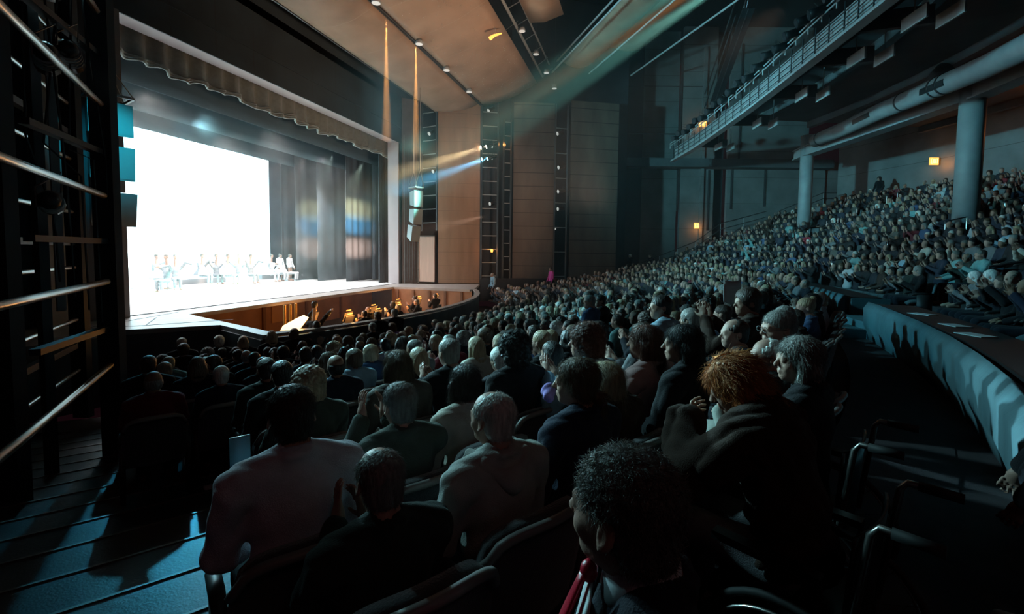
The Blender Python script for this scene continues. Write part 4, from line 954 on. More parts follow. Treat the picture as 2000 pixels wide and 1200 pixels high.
def strands(V, F, n, length, down, seed, rad=.0011, out=.5, jitter=.35):
    """tapering hair strands rooted on a hair surface; V,F in head space"""
    rn = np.random.default_rng(seed); a = V[F[:, 0]]; b = V[F[:, 1]]; c = V[F[:, 2]]; N = np.cross(b-a, c-a); N /= np.linalg.norm(N, axis=1, keepdims=True)+1e-12
    ok = np.where((a[:, 2] > -.26) & ~((np.abs(a[:, 0]) > .058) & (a[:, 2] < .022) & (a[:, 1] > -.05) & (length < .04)))[0]; idx = rn.choice(ok, n); p = a[idx]*.5+c[idx]*.5; nn = N[idx]
    g = np.array([0, -.35, -1.0])*down; t = g[None, :]+rn.normal(0, jitter, (n, 3)); t = t-nn*(t*nn).sum(1, keepdims=True); t /= np.linalg.norm(t, axis=1, keepdims=True)+1e-9
    d = t+nn*out*rn.uniform(.2, 1, (n, 1)); d /= np.linalg.norm(d, axis=1, keepdims=True); L = length*rn.uniform(.4, 1.2, (n, 1))
    p = p-nn*.003; s = np.cross(d, nn); s /= np.linalg.norm(s, axis=1, keepdims=True)+1e-9; u = np.cross(s, d)
    m = p+d*L*.55; e = m+(d*.8+np.array([0, -.05, -.5])*abs(down)*.8)*L*.45
    vs = []; 
    for q, r in ((p, rad), (m, rad*.8)):
        for k in range(3): an = 2*math.pi*k/3; vs.append(q+s*math.cos(an)*r+u*math.sin(an)*r)
    vs.append(e); VS = np.stack(vs, 1).reshape(-1, 3); base = (np.arange(n)*7)[:, None]
    T = [(0, 1, 4), (0, 4, 3), (1, 2, 5), (1, 5, 4), (2, 0, 3), (2, 3, 5), (3, 4, 6), (4, 5, 6), (5, 3, 6)]
    return VS, (base[:, :, None]+np.array(T)[None]).reshape(-1, 3)
def tri(F): return np.concatenate([F[:, [0, 1, 2]], F[:, [0, 2, 3]]])
HAIRC = dict(black=(.012, .010, .010), dbrown=(.035, .022, .016), lbrown=(.12, .075, .045), redbrown=(.11, .035, .02), redblond=(.55, .20, .06), blond=(.40, .30, .19), grey=(.24, .235, .22), dgrey=(.15, .15, .135), white=(.72, .72, .68))
SKINC = [(.44, .26, .20), (.36, .22, .17), (.46, .29, .23), (.26, .15, .10), (.31, .19, .14), (.13, .07, .05)]
CLOTHC = dict(black=(.012, .012, .014), suit=(.018, .02, .028), navy=(.02, .025, .045), dkgreen=(.03, .04, .035), olive=(.075, .085, .07), brown=(.036, .02, .014), coat=(.012, .012, .013), hoodie=(.44, .46, .43),
    whiteshirt=(.62, .64, .72), white=(.5, .52, .54), cream=(.48, .44, .38), rose=(.42, .26, .25), ltblue=(.28, .42, .52), blue=(.05, .09, .18), teal=(.18, .36, .36), tweed=(.10, .09, .08), purple=(.16, .1, .3), red=(.32, .02, .04), pink=(.6, .06, .28), grey=(.16, .16, .17), burgundy=(.16, .02, .03))
CNAME = dict(black='black', suit='dark suit', navy='navy', dkgreen='dark green', olive='olive', brown='brown', coat='black', hoodie='pale grey', whiteshirt='white', white='white', cream='cream', rose='rose', ltblue='light blue', blue='blue', teal='teal', tweed='tweed', purple='purple', red='red', pink='bright pink', grey='grey', burgundy='burgundy')
HNAME = dict(short='short %s hair', spiky='spiky %s hair', thin='thinning %s hair', bald='a bald head and %s fringe', long='long %s hair', bob='a %s bob', bun='a %s bun', pony='a %s ponytail', curly='curly %s hair', puff='fluffy %s hair', wavy='wavy %s hair')
HCN = dict(black='black', dbrown='dark brown', lbrown='light brown', redbrown='red-brown', redblond='red-blond', blond='blond', grey='grey', dgrey='dark grey', white='white')
NEUTRAL_YAW = (-25, 0, 25)
HEROES = [
(0.9,0.02,'spiky','dgrey','suit','lap',14,-0.50,'man with spiky grey-brown hair, dark suit and red tie, nearest the camera'),
(1.3,0.8,'thin','grey','dkgreen','clap',0,-0.74,'thin-haired man from behind in dark jacket, hands held together at left'),
(1.78,0.57,'thin','white','hoodie','lap',12,-0.68,'white-haired balding man in pale grey hooded jacket'),
(1.52,1.33,'short','dbrown','whiteshirt','lap',-4,-0.66,'dark-haired man in white shirt seen from behind at the aisle end'),
(2.12,1.19,'short','grey','olive','claphigh',6,-0.79,'grey-haired man in olive jacket with clapping hands raised'),
(2.68,1.04,'bob','dbrown','cream','lap',0,-0.82,'woman with brown bob and cream cardigan seen from behind'),
(2.27,0.29,'pony','lbrown','navy','lap',35,-0.64,'woman with low light brown ponytail looking left, navy jacket'),
(2.71,0.18,'long','blond','brown','lap',6,-0.74,'long-haired blond woman right behind the low ponytail'),
(3.4,-0.05,'long','redbrown','rose','clap',18,-0.63,'woman with long red-brown hair and pale rose top, clapping'),
(3.16,-0.28,'long','black','black','lap',30,-0.58,'dark-haired woman with warm light on her profile'),
(2.1,-0.4,'wavy','redblond','brown','lean',30,-0.55,'red-blond woman leaning forward with face lowered, brown coat'),
(3.5,-0.93,'short','grey','coat','lap',50,-0.50,'man with glasses in left profile, blue collar, large dark coat'),
(3.19,-0.79,'thin','white','dkgreen','lap',40,-0.63,'balding man with glasses bending beside the man in profile'),
(2.68,-0.81,'bob','grey','black','lap',40,-0.54,'grey-haired woman in left profile in front of the dark aisle'),
# scale 1.19 dark-haired woman with raised clapping hands and blue wristband
(4.7,-0.97,'puff','dbrown','brown','claphigh',45,-0.44,'dark-haired woman with raised clapping hands and blue wristband'),
(3.49,0.38,'curly','redbrown','ltblue','clap',35,-0.67,'woman with red-brown curls and light blue shirt, clapping'),
# scale 1.2 short dark-haired person with light blue shirt
(5.02,-0.23,'short','black','ltblue','lap',40,-0.55,'short dark-haired person with light blue shirt'),
(5.72,-0.59,'puff','grey','black','lap',10,-0.76,'person with round grey hair behind the dark-haired woman'),
(7.94,0.03,'bob','lbrown','teal','lap',10,-1.06,'person with light brown bob and pale teal collar'),
(7.38,0.3,'bun','dbrown','teal','lap',0,-1.06,'person with dark bun above a pale teal collar'),
(3.44,0.93,'curly','black','black','lap',0,-0.75,'person with long black curls and black coat'),
(4.1,0.75,'long','black','black','lap',0,-0.91,'person with straight black hair down the back'),
(6.61,1.48,'long','dbrown','black','lap',10,-1.18,'person with long dark brown hair behind the black curls'),
(5.39,1.63,'long','blond','black','lap',5,-1.12,'person with shiny straight blond hair, black jacket'),
(4.99,1.8,'long','blond','cream','lap',10,-1.09,'person with long pale blond hair and cream shawl'),
(3.67,1.57,'short','grey','black','clap',0,-0.87,'person with greying combed hair and black leather jacket'),
(4.16,2.11,'long','blond','brown','lap',0,-1.07,'person with blond hair, half hidden behind the brown-haired head'),
(3.19,1.8,'long','lbrown','tweed','lap',0,-0.89,'woman with smooth light brown hair and tweed jacket'),
(6.55,3.9,'short','black','white','clap',12,-1.51,'tall dark-haired person with white collar'),
(5.25,3.35,'bob','blond','blue','clap',30,-1.33,'person with short blond bob and blue jacket'),
(4.67,3.2,'bob','lbrown','ltblue','clap',20,-1.26,'person with light brown hair in light blue, clapping'),
(3.93,2.9,'bald','black','navy','clap',0,-1.15,'bald man in navy jacket with hands raised beside his face'),
(6.03,4.79,'short','dbrown','black','lap',0,-1.59,'person with short dark hair and pale strap on the shoulder'),
(10.76,7.8,'bun','dbrown','black','lap',0,-2.43,'person with small dark topknot'),
(9.91,6.52,'long','lbrown','black','lap',0,-2.13,'person with long light brown hair near the bald man'),
(11.62,8.01,'long','dbrown','black','lap',0,-2.40,'person with rounded dark brown hair behind the topknot'),
# scale 1.16 person with long fair hair and bright-edged shoulder
(10.32,7.76,'long','blond','black','lap',0,-2.12,'person with long fair hair and bright-edged shoulder'),
# scale 1.21 person with blond hair close to the pit rail
(11.18,7.94,'long','blond','black','lap',10,-2.15,'person with blond hair close to the pit rail'),
# scale 1.32 person with dark hair and pale collar under the pit rail
(9.91,7.86,'short','dbrown','white','lap',0,-1.91,'person with dark hair and pale collar under the pit rail'),
# scale 1.22 person with light brown hair under the pit rail corner
(9.05,7.8,'bob','lbrown','black','lap',0,-1.96,'person with light brown hair under the pit rail corner'),
# scale 1.22 person with long fair hair right of the apron corner
(8.23,7.68,'long','blond','black','lap',0,-1.88,'person with long fair hair right of the apron corner'),
# scale 1.17 person with tall rim-lit fair hair in the front left rows
(8.14,8.36,'long','blond','black','lap',0,-2.02,'person with tall rim-lit fair hair in the front left rows'),
# scale 1.21 person with wispy white hair in the front row
(7.99,8.86,'puff','white','black','lap',0,-2.02,'person with wispy white hair in the front row'),
# scale 1.24 person with white hair, leftmost in the front row
(7.38,9.16,'short','white','black','lap',0,-1.97,'person with white hair, leftmost in the front row'),
# scale 1.13 person with dark round hair in front of the leftmost white-haired one
(7.12,8.8,'puff','dbrown','black','lap',0,-2.03,'person with dark round hair in front of the leftmost white-haired one'),
(7.25,8.34,'curly','grey','black','lap',0,-2.11,'person with fluffy grey hair in the left block'),
(7.73,8.49,'short','dbrown','black','lap',0,-2.20,'person with short dark hair right of the fluffy grey hair'),
(7.66,8.06,'bob','dbrown','black','lap',0,-2.15,'person with dark bob left of the round bald head'),
(6.46,6.57,'bald','grey','black','lap',0,-1.86,'person with round rim-lit bald head and wide shoulders'),
(4.56,5.41,'long','lbrown','black','lap',0,-1.49,'woman with full rim-lit golden hair in the left block'),
(6.68,8.78,'curly','dbrown','black','lap',0,-2.16,'person with tousled dark hair in the left block'),
(4.47,6.12,'short','dbrown','suit','lap',-8,-1.51,'short-haired man at the far left aisle end of the left block'),
(3.73,3.55,'short','dbrown','dkgreen','lap',0,-1.19,'person with short brown hair and green-edged jacket'),
(3.2,2.89,'short','black','black','lap',0,-1.05,'square-headed dark-haired person in front of the white shirt man'),
(8.63,7.81,'short','black','black','lap',0,-2.20,'broad dark-coated person below the fair-haired corner head'),
(9.48,7.75,'short','dbrown','black','lap',0,-2.26,'person with dark hair in front of the pit rail people'),
(8.46,7.08,'bob','lbrown','black','clap',0,-2.10,'small person with light brown hair beside the dark coat'),
(6.86,3.58,'long','blond','cream','lap',0,-1.49,'person with pale straight hair in the middle block'),
(8.16,3.39,'bob','lbrown','black','lap',0,-1.56,'person with light brown bob in the middle block'),
(11.71,5.07,'wavy','blond','black','lap',0,-2.02,'person with thick wavy blond hair'),
(8.65,4.32,'long','blond','black','lap',0,-1.73,'person with long blond hair down to the seat'),
(11.18,6.45,'wavy','lbrown','purple','lap',0,-2.07,'person with wavy brown hair and purple scarf'),
# scale 1.16 grey-haired person near the pit rail
(10.38,6.55,'short','grey','black','lap',0,-1.95,'grey-haired person near the pit rail'),
# scale 1.16 grey bob-haired person near the pit rail
(11.94,6.84,'bob','grey','black','lap',0,-2.09,'grey bob-haired person near the pit rail'),
# scale 1.38 light-haired person right at the pit rail
(10.8,6.65,'short','lbrown','black','lap',0,-1.72,'light-haired person right at the pit rail'),
# scale 1.41 grey-haired person right at the pit rail
(11.58,6.6,'short','grey','black','lap',0,-1.73,'grey-haired person right at the pit rail'),
# scale 1.25 grey-haired man in left profile with blue shirt
(8.64,0.87,'short','grey','blue','lap',40,-0.90,'grey-haired man in left profile with blue shirt'),
# scale 1.23 dark-haired man in profile beside the blue shirt
(9.4,0.73,'short','black','black','lap',40,-0.95,'dark-haired man in profile beside the blue shirt'),
(14.95,2.51,'puff','white','black','lap',20,-1.73,'person with round white hair in the middle rows'),
(14.47,-1.1,'wavy','grey','black','lap',45,-1.15,'person with wavy grey hair looking left in the rear rows'),
(13.53,-1.89,'puff','grey','dkgreen','clap',45,-1.00,'grey-haired person looking down in the rear rows'),
(15.97,-3.49,'thin','grey','blue','lap',45,-0.79,'tall balding man in left profile before the parapet'),
(12.24,-2.9,'short','black','black','lap',45,-0.81,'dark-haired person below the tall balding man'),
(19.92,-0.6,'wavy','grey','black','lap',45,-1.23,'grey-haired person with curled crown in the rear rows'),
(7.02,1.01,'short','black','white','lap',20,-1.14,'dark-haired person with white shirt collar in the middle block'),
(11.18,2.23,'short','grey','black','lap',0,-1.56,'short grey-haired person in the middle block'),
(5.81,0.48,'curly','black','black','lap',30,-0.98,'person with black hair and green-lit face'),
]
def H3(x, y, z): v = Vector((x, y, z)); return v
def scr(p):
    d = p[0]*FW.x+p[1]*FW.y+p[2]*FW.z
    if d < 0.3: return None
    return 1000+900*(p[0]*RT.x+p[1]*RT.y+p[2]*RT.z)/d, 546-900*(p[0]*UP.x+p[1]*UP.y+p[2]*UP.z)/d, d
_cache = {}
def pm(pose, yaw, h, pitch=0, infl=.014):
    k = (pose, yaw, h, pitch, infl)
    if k not in _cache:
        P, hx = body_prims(pose, yaw, pitch, h); V, F = field_mesh(P, h); b = np_mesh('person', V, F, [M['skin']])
        P, _ = body_prims(pose, yaw, pitch, h, infl, 'top'); V, F = field_mesh(P, h, fold(.0045 if infl < .02 else .010)); t = np_mesh('jacket', V, F, [M['cloth']])
        kl = ('legs', 'stand' if POSES[pose]['head'][2] > 1.5 else 'sit', h)
        if kl not in _cache:
            P, _ = body_prims(pose, 0, 0, h, .014, 'legs'); V, F = field_mesh(P, max(h, .012), fold(.003)); _cache[kl] = np_mesh('trousers', V, F, [M['cloth']])
        _cache[k] = (b, t, _cache[kl], hx)
    return _cache[k]
def hm(kind, h, st=None):
    k = ('hair', kind, h, st)
    if k not in _cache:
        V, F = field_mesh(hair_prims(kind), h, hair_disp(kind))
        if st:
            n, L, dn, rad, out = st; SV, SF = strands(V, F, n, L, dn, 3, rad, out); T = tri(F); V, F = np.concatenate([V, SV]), np.concatenate([T, SF+len(V)])
        _cache[k] = np_mesh('hair', V, F, [M['hair']])
    return _cache[k]
def child(name, me, par, col=None, mtx=None):
    o = bpy.data.objects.new(name, me); COL.objects.link(o); o.parent = par
    if col: o.color = (*col, 1)
    if mtx is not None: o.matrix_local = mtx
    return o
def hmtx(hx): return Matrix.Translation(Vector(hx.t)) @ Matrix([list(r) for r in hx.R]).to_4x4()
def face_rot(x, y, tx=15.8, ty=20.0): return math.atan2(ty-y, tx-x)-math.pi/2
def person(x, y, z0, rz, s, pose, yaw, hair, hc, cc, label, group, h=.011, st=None, skin=None, rn=random, name='person', cat='person', topname='jacket', pitch=0, lc='suit', infl=.014):
    b, t, l, hx = pm(pose, yaw, h, pitch, infl)
    o = bpy.data.objects.new(name, b); COL.objects.link(o); o.location = (x, y, z0); o.rotation_euler = (0, 0, rz); o.scale = (s, s, s)
    sk = SKINC[rn.choice([0, 0, 1, 1, 2, 2, 3, 4])] if skin is None else SKINC[skin]; o.color = (*sk, 1)
    tag(o, label, cat, group)
    child(topname, t, o, CLOTHC[cc]); child('trousers', l, o, CLOTHC[lc])
    child('hair', hm(hair, min(h, .009), st), o, HAIRC[hc], hmtx(hx)); o['_hx'] = 1
    return o, hx

# ---- theatre seat
def seat_meshes():
    g = []; 
    for j in range(9):
        v = j/8; z = .40+.50*v; row = []
        for i in range(15):
            u = i/14*2-1; hw = .265*(1-.10*max(0, v-.7)/.3*abs(u)**3); zz = z-(.055*abs(u)**4)*v
            row.append((u*hw, -.225-.10*v+.05*u*u, zz))
        g.append(row)
    back = MB().sheet(g, .055).mesh('backrest', M['seat_fabric'], True)
    top = [(p[0], p[1]-.0275, p[2]+.004) for p in g[-1]]
    trim = MB().tube([g[-2][0]]+[(g[-1][0][0], g[-1][0][1]-.02, g[-1][0][2]-.02)]+top[1:-1]+[(g[-1][-1][0], g[-1][-1][1]-.02, g[-1][-1][2]-.02)]+[g[-2][-1]], .019, 6).mesh('trim', M['seat_trim'], True)
    gs = [[(u*.25, -.18+.44*v, .45-.02*v-.03*abs(u)**4-(.05*max(0, v-.85)/.15)) for u in np.linspace(-1, 1, 9)] for v in np.linspace(0, 1, 9)]
    cush = MB().sheet(gs, -.08).mesh('seat_cushion', M['seat_fabric'], True)
    arm = MB().tube([(0, -.20, .66), (0, .0, .665), (0, .16, .64), (0, .20, .61)], [.022, .028, .028, .018], 8).box((0, -.05, .34), (.04, .3, .6)).mesh('armrest', M['seat_shell'], True)
    ped = MB().box((0, 0, .19), (.10, .26, .38)).box((0, 0, .02), (.34, .3, .04)).mesh('pedestal', M['seat_shell'])
    return back, trim, cush, arm, ped
SM = seat_meshes(); gb = SM[0].copy(); gb.materials[0] = M['seat_grey']; gc = SM[2].copy(); gc.materials[0] = M['seat_grey']
def seat(x, y, z, rz, label, group, grey=False):
    t = bpy.data.objects.new('theatre_chair', None); COL.objects.link(t); t.location = (x, y, z); t.rotation_euler = (0, 0, rz); t.empty_display_size = .2
    tag(t, label, 'theatre seat', group)
    b = child('backrest', gb if grey else SM[0], t); 
    if not grey: child('trim', SM[1], b)
    child('seat_cushion', gc if grey else SM[2], t); child('pedestal', SM[4], t)
    for s in (-1, 1): child('armrest', SM[3], t, None, Matrix.Translation((s*.27, 0, 0)))
    return t

# ---- the people one can single out near the camera
occupied = []; HOB = {}
NEAR_ST = {'spiky': (9000, .032, .3, .0007, .65), 'short': (6500, .030, .7, .0006, .45), 'bald': (2500, .012, .8, .0005, .4), 'thin': (4500, .026, .7, .0006, .6), 'bob': (6000, .06, 1.2, .0007, .25), 'pony': (6500, .06, .9, .0007, .25),
    'long': (7500, .08, 1.3, .0007, .22), 'wavy': (9000, .07, .9, .0008, .6), 'curly': (6000, .035, .3, .0008, .9), 'puff': (6000, .035, .5, .0007, .8)}
rn0 = random.Random(11)
for i, (x, y, hair, hc, cc, pose, yaw, hz, label) in enumerate(HEROES):
    r = math.hypot(x-CX, y-CY); fl = zf(r); s = min(1.08, max(.9, (hz-fl)/1.215)); D = math.hypot(x, y)
    rz = face_rot(x, y)+(R(38) if i == 0 else 0)
    near = D < 3.7
    if i == 0: yaw = -28
    if pose == 'lean': hp = POSES['lean']['head']; z0 = hz-hp[2]*s; hoff = hp[1]
    else: z0 = hz-1.215*s; hoff = .03
    # root so that the head lands on its spot
    bx, by = x+math.sin(rz)*hoff*s, y-math.cos(rz)*hoff*s
    h = .0065 if i == 0 else (.008 if near else .011)
    if not near: yaw = min((0, 25, 45), key=lambda q: abs(q-yaw))
    skin = 0 if near else None
    top = {'hoodie': 'hooded_jacket', 'whiteshirt': 'shirt', 'cream': 'cardigan', 'rose': 'sweater', 'ltblue': 'shirt', 'brown': 'coat', 'coat': 'coat'}.get(cc, 'jacket')
    o, hx = person(bx, by, z0, rz, s, pose, yaw, hair, hc, cc, label, 'audience in the stalls', h, NEAR_ST.get(hair) if near else None, skin, rn0, topname=top, pitch=(-28 if pose == 'lean' else 0), lc='grey' if pose == 'lean' else 'suit', infl=.034 if (near and cc in ('brown', 'coat')) else .014)
    HOB[i] = (o, hx); occupied.append((bx, by))
    if i not in (10, 13):
        seat(bx, by, fl, rz, 'dark theatre seat under the '+' '.join(label.replace(',', '').split()[:11]), 'theatre seats under the audience')
def torus_pts(c, r, ry, n=14, ax='y'): return [(c[0]+r*math.cos(2*math.pi*k/n), c[1], c[2]+ry*math.sin(2*math.pi*k/n)) for k in range(n+1)]
def glasses(i):
    o, hx = HOB[i]; mb = MB()
    for s in (-1, 1):
        mb.tube(torus_pts((s*.032, .104, -.003), .024, .017), .0018, 5, False); mb.tube([(s*.055, .100, .003), (s*.078, .05, .003), (s*.082, -.01, .0)], .0018, 5)
    mb.tube([(-.009, .106, .002), (.009, .106, .002)], .0018, 5); child('glasses', mb.mesh('glasses', M['black']), o, None, hmtx(hx))
glasses(11); glasses(12)
def ring(c, rx, ry, tilt, r, n=24): return [(c[0]+rx*math.cos(2*math.pi*k/n), c[1]+ry*math.sin(2*math.pi*k/n), c[2]-tilt*math.sin(2*math.pi*k/n)) for k in range(n+1)]
# shirt collars, tie, hood, hair clip, wristband
o, hx = HOB[0]
g = [[(c*(1+0), s_, z) for (c, s_) in [((.066+.012*(1.13-z)/.07)*math.cos(a), -.012+(.064+.012*(1.13-z)/.07)*math.sin(a)) for a in np.linspace(0, 2*math.pi, 25)]] for z in (1.135, 1.10, 1.06)]
child('shirt_collar', MB().sheet(g, .004).mesh('shirt_collar', M['white_shirt'], True), o)
child('shirt_front', MB().sheet([[(u*.085*(1-v*.75), .085+.055*math.sin(v*1.5)+.0*u, 1.07-.30*v) for u in np.linspace(-1, 1, 7)] for v in np.linspace(0, 1, 8)], .006).mesh('shirt_front', M['white_shirt'], True), o)
tie = [[(u*(.016+.045*min(1, v*1.4)), .100+.10*math.sin(v*1.5)-.008*u*u, 1.095-.36*v) for u in np.linspace(-1, 1, 7)] for v in np.linspace(0, 1, 12)]
child('tie', MB().sheet(tie, .008).ball((0, .088, 1.085), (.02, .018, .022)).mesh('tie', M['red_tie'], True), o)
lap = MB()
for sg in (-1, 1): lap.sheet([[(sg*(.05+.06*v+.045*u*(1-v)), .055+.085*math.sin(v*1.4)+.012*(1-u), 1.10-.34*v-.02*u) for u in np.linspace(0, 1, 4)] for v in np.linspace(0, 1, 9)], .006*sg)
c_ = child('lapel', lap.mesh('lapel', M['cloth'], True), o, (.03, .035, .045))
o, hx = HOB[2]
V, F = field_mesh([cap((-.10, -.06, 1.06), (0, -.125, 1.00), .035, .045, .03), cap((.10, -.06, 1.06), (0, -.125, 1.00), .035, .045, .03), cap((-.11, .03, 1.085), (-.10, -.06, 1.07), .022, .034, .02), cap((.11, .03, 1.085), (.10, -.06, 1.07), .022, .034, .02), el((0, -.10, 1.08), (.09, .035, .03), .02, I3, None, True)], .008, fold(.003))
child('hood', np_mesh('hood', V, F, [M['cloth']]), o, CLOTHC['hoodie'])
for k in (3, 8, 11, 15):
    o, hx = HOB[k]; cc_ = {3: (.5, .55, .65), 8: (.5, .35, .33), 11: (.05, .22, .5), 15: (.3, .5, .62)}[k]
    child('collar', MB().tube(ring((0, -.012, 1.105), .068, .066, .014, .012), [.013]*25, 8, False).mesh('collar', M['cloth'], True), o, cc_)
o, hx = HOB[10]
mb = MB()
for k in range(5): mb.tube([(-.03+.012*k, .02, .137), (-.035+.014*k, -.02, .145-.004*k), (-.03+.012*k, -.05, .137)], .0035, 5)
child('hair_clip', mb.mesh('hair_clip', mat('copper clip', (.8, .3, .1), .25, metal=.9), True), o, None, hmtx(hx))
o, hx = HOB[6]; child('hair_tie', MB().tube(ring((0, -.128, -.10), .024, .024, .008, .01, 14), .009, 6, False).mesh('hair_tie', M['purple'], True), o, None, hmtx(hx))
o, hx = HOB[14]; q = POSES['claphigh']['wr'][0]; child('wristband', MB().tube(ring((q[0], q[1]-.005, q[2]-.02), .031, .031, .01, .006, 14), .007, 6, False).mesh('wristband', M['blue_strap'], True), o)
# things beside them
def atD(px, py, D): v = (FW+RT*((px-1000)/900)+UP*(-(py-546)/900))*D; return v
def put(name, mb, m, loc, label, cat, group=None, smooth=True, rz=0.0):
    o = mb.build(name, m, None, smooth); o.location = loc; o.rotation_euler = (0, 0, rz); return tag(o, label, cat, group)
put('programme', MB().sheet([[(u*.11, .01*v, v*.24+.02*u*u) for u in np.linspace(-1, 1, 5)] for v in np.linspace(0, 1, 5)], .004), M['paper'], (5.35, -.98, -.52), 'blue-lit folded programme held up left of the clapping hands', 'programme', rz=R(-60)).color = (1, 1, 1, 1)
V, F = field_mesh([cap((-.12, 0, .12), (.10, .03, .0), .035, .05, .03), cap((-.10, .02, .15), (-.02, .0, .22), .03, .04, .03), el((.05, 0, .06), (.10, .05, .09), .03)], .01, fold(.006))
o = bpy.data.objects.new('folded_coat', np_mesh('folded_coat', V, F, [M['cloth']])); COL.objects.link(o); o.location = (2.55, -.42, -1.03); o.color = (.33, .34, .30, 1); o.rotation_euler = (0, 0, R(20))
tag(o, 'pale folded coat draped over a seat back left of the red-blond woman', 'coat')
V, F = field_mesh([el((0, 0, 0), (.05, .035, .04), .02), el((.05, .02, -.02), (.04, .03, .03), .02), el((-.05, -.01, -.015), (.04, .03, .03), .02)], .007, fold(.008))
o = bpy.data.objects.new('scarf', np_mesh('scarf', V, F, [M['cloth']])); COL.objects.link(o); o.location = (2.42, .45, -.74); o.color = (.35, .25, .6, 1)
tag(o, 'crumpled lavender scarf on the seat in front of the ponytail woman', 'scarf')
put('armrest_pad', MB().box((0, 0, 0), (.085, .012, .16)).box((0, -.008, 0), (.075, .004, .145)), mat('blue lit phone', (.2, .45, .55), .4), tuple(atD(469, 885, 2.2)), 'rounded armrest pad at the aisle end seat, teal light in its colour', 'armrest_pad', rz=R(-35))  # armrest end of the seat, with teal light put into its colour
put('paper_cup', MB().tube([(0, 0, 0), (0, 0, .11)], [.032, .042], 14), M['paper'], (3.72, 4.32, zf(21.6)+.02), 'pale cup standing on the floor beside the left block', 'cup')
# wheelchair of the grey-haired woman in profile
def wheelchair(ix, label):
    wx, wy = HOB[ix][0].location.x, HOB[ix][0].location.y; wr = HOB[ix][0].rotation_euler.z
    wc = bpy.data.objects.new('wheelchair', None); COL.objects.link(wc); wc.location = (wx, wy, -1.76); wc.rotation_euler = (0, 0, wr); tag(wc, label, 'wheelchair', 'wheelchairs at the back of the stalls')
    for sg in (-1, 1):
        c = (sg*.31, -.08, .31)
        cr = lambda r, xo=0: [(c[0]+xo, c[1]+r*math.cos(2*math.pi*k/40), c[2]+r*math.sin(2*math.pi*k/40)) for k in range(41)]
        wo = child('wheel', MB().tube(cr(.295), .016, 8, False).mesh('wheel', M['rubber'], True), wc)
        child('push_rim', MB().tube(cr(.262, sg*.035), .009, 6, False).mesh('push_rim', M['steel'], True), wo)
        mb = MB()
        for k in range(14): mb.tube([c, (c[0], c[1]+.285*math.cos(k*.449), c[2]+.285*math.sin(k*.449))], .0018, 4)
        mb.tube([(c[0]-.03, c[1], c[2]), (c[0]+.03, c[1], c[2])], .025, 10); child('spokes', mb.mesh('spokes', M['dark_steel']), wo)
        child('push_handle', MB().tube([(sg*.22, -.22, .45), (sg*.22, -.27, .90), (sg*.22, -.29, .93), (sg*.22, -.42, .93)], .013, 8).mesh('push_handle', M['steel'], True), wc)
        child('handle_grip', MB().tube([(sg*.22, -.32, .93), (sg*.22, -.44, .93)], .019, 8).mesh('handle_grip', M['rubber'], True), wc)
        child('caster', MB().tube([(sg*.22, .34+.07*math.cos(k*.393), .08+.07*math.sin(k*.393)) for k in range(17)], .014, 6, False).mesh('caster', M['rubber'], True), wc)
        child('armrest', MB().box((sg*.25, .02, .70), (.05, .36, .03)).tube([(sg*.25, -.15, .45), (sg*.25, -.15, .69)], .01, 6).mesh('armrest', M['chair_black']), wc)
    child('backrest', MB().sheet([[(u*.22, -.235-.03*v+.03*u*u, .45+.42*v) for u in np.linspace(-1, 1, 7)] for v in np.linspace(0, 1, 5)], .01).mesh('backrest', M['chair_black'], True), wc)
    child('seat', MB().box((0, .02, .45), (.44, .44, .04)).mesh('seat', M['chair_black']), wc)
    child('frame', MB().tube([(-.22, -.2, .42), (.22, .3, .14)], .012, 6).tube([(.22, -.2, .42), (-.22, .3, .14)], .012, 6).tube([(-.22, .24, .44), (-.22, .42, .1)], .012, 6).tube([(.22, .24, .44), (.22, .42, .1)], .012, 6).box((-.1, .5, .1), (.16, .18, .015)).box((.1, .5, .1), (.16, .18, .015)).mesh('frame', M['chair_black']), wc)
wheelchair(13, 'black wheelchair under the grey-haired woman in profile, handle towards the aisle')
wheelchair(10, 'black wheelchair with bright push rim under the red-blond woman in the brown coat')

# ---- the rest of the audience on its rows
HK = ['short']*7+['thin']*3+['bald']*3+['long']*3+['bob']*4+['bun']+['curly']*2+['puff']*2+['wavy']*2
def rnd_look(rn, older):
    hk = rn.choice(HK); hc = rn.choice(['black', 'dbrown', 'dbrown', 'lbrown', 'blond', 'grey', 'dgrey', 'dgrey', 'white'] if not older else ['dbrown', 'dbrown', 'black', 'grey', 'grey', 'white', 'dgrey', 'lbrown', 'dgrey'])
    if hk in ('bald', 'thin'): hc = rn.choice(['grey', 'white', 'dgrey', 'dbrown'])
    if hk in ('long', 'wavy', 'bob') and hc in ('white', 'dgrey'): hc = 'blond'
    cc = rn.choice(['suit']*9+['black']*9+['navy']*5+['brown', 'grey', 'dkgreen']*2+['brown', 'dkgreen', 'grey', 'white', 'ltblue', 'burgundy', 'olive', 'tweed', 'teal', 'cream', 'blue']+(['red'] if rn.random() < .3 else []))
    return hk, hc, cc
seats_all = []
rn = random.Random(21)
for k in range(13):
    r = 27.2-.88*k; ph = 53.4 if r > 22.5 else 51.2; dphi = math.degrees(.56/r); n = 0; ph += dphi*.3
    while ph < 126.0:
        n += 1; x, y = pol(r, ph); ph += dphi
        if k == 0 and x < 13: continue
        if k == 1 and (x < 2 or 9.6 < x < 12.4): continue
        if y < -4.5: continue
        if x > np.interp(-y, [-9.5, -7.7, -5.3, -4.35, -1.5, -.8], [26.4, 27.6, 28.4, 29.0, 30.3, 32.6])-.35 or x*fwd.x+y*fwd.y > 33.4: continue
        if math.hypot(x, y) < 3.3 and (k < 3): continue
        seats_all.append(('s', 13-k, n, x+rn.uniform(-.04, .04), y+rn.uniform(-.04, .04), zf(r), math.hypot(x, y)))
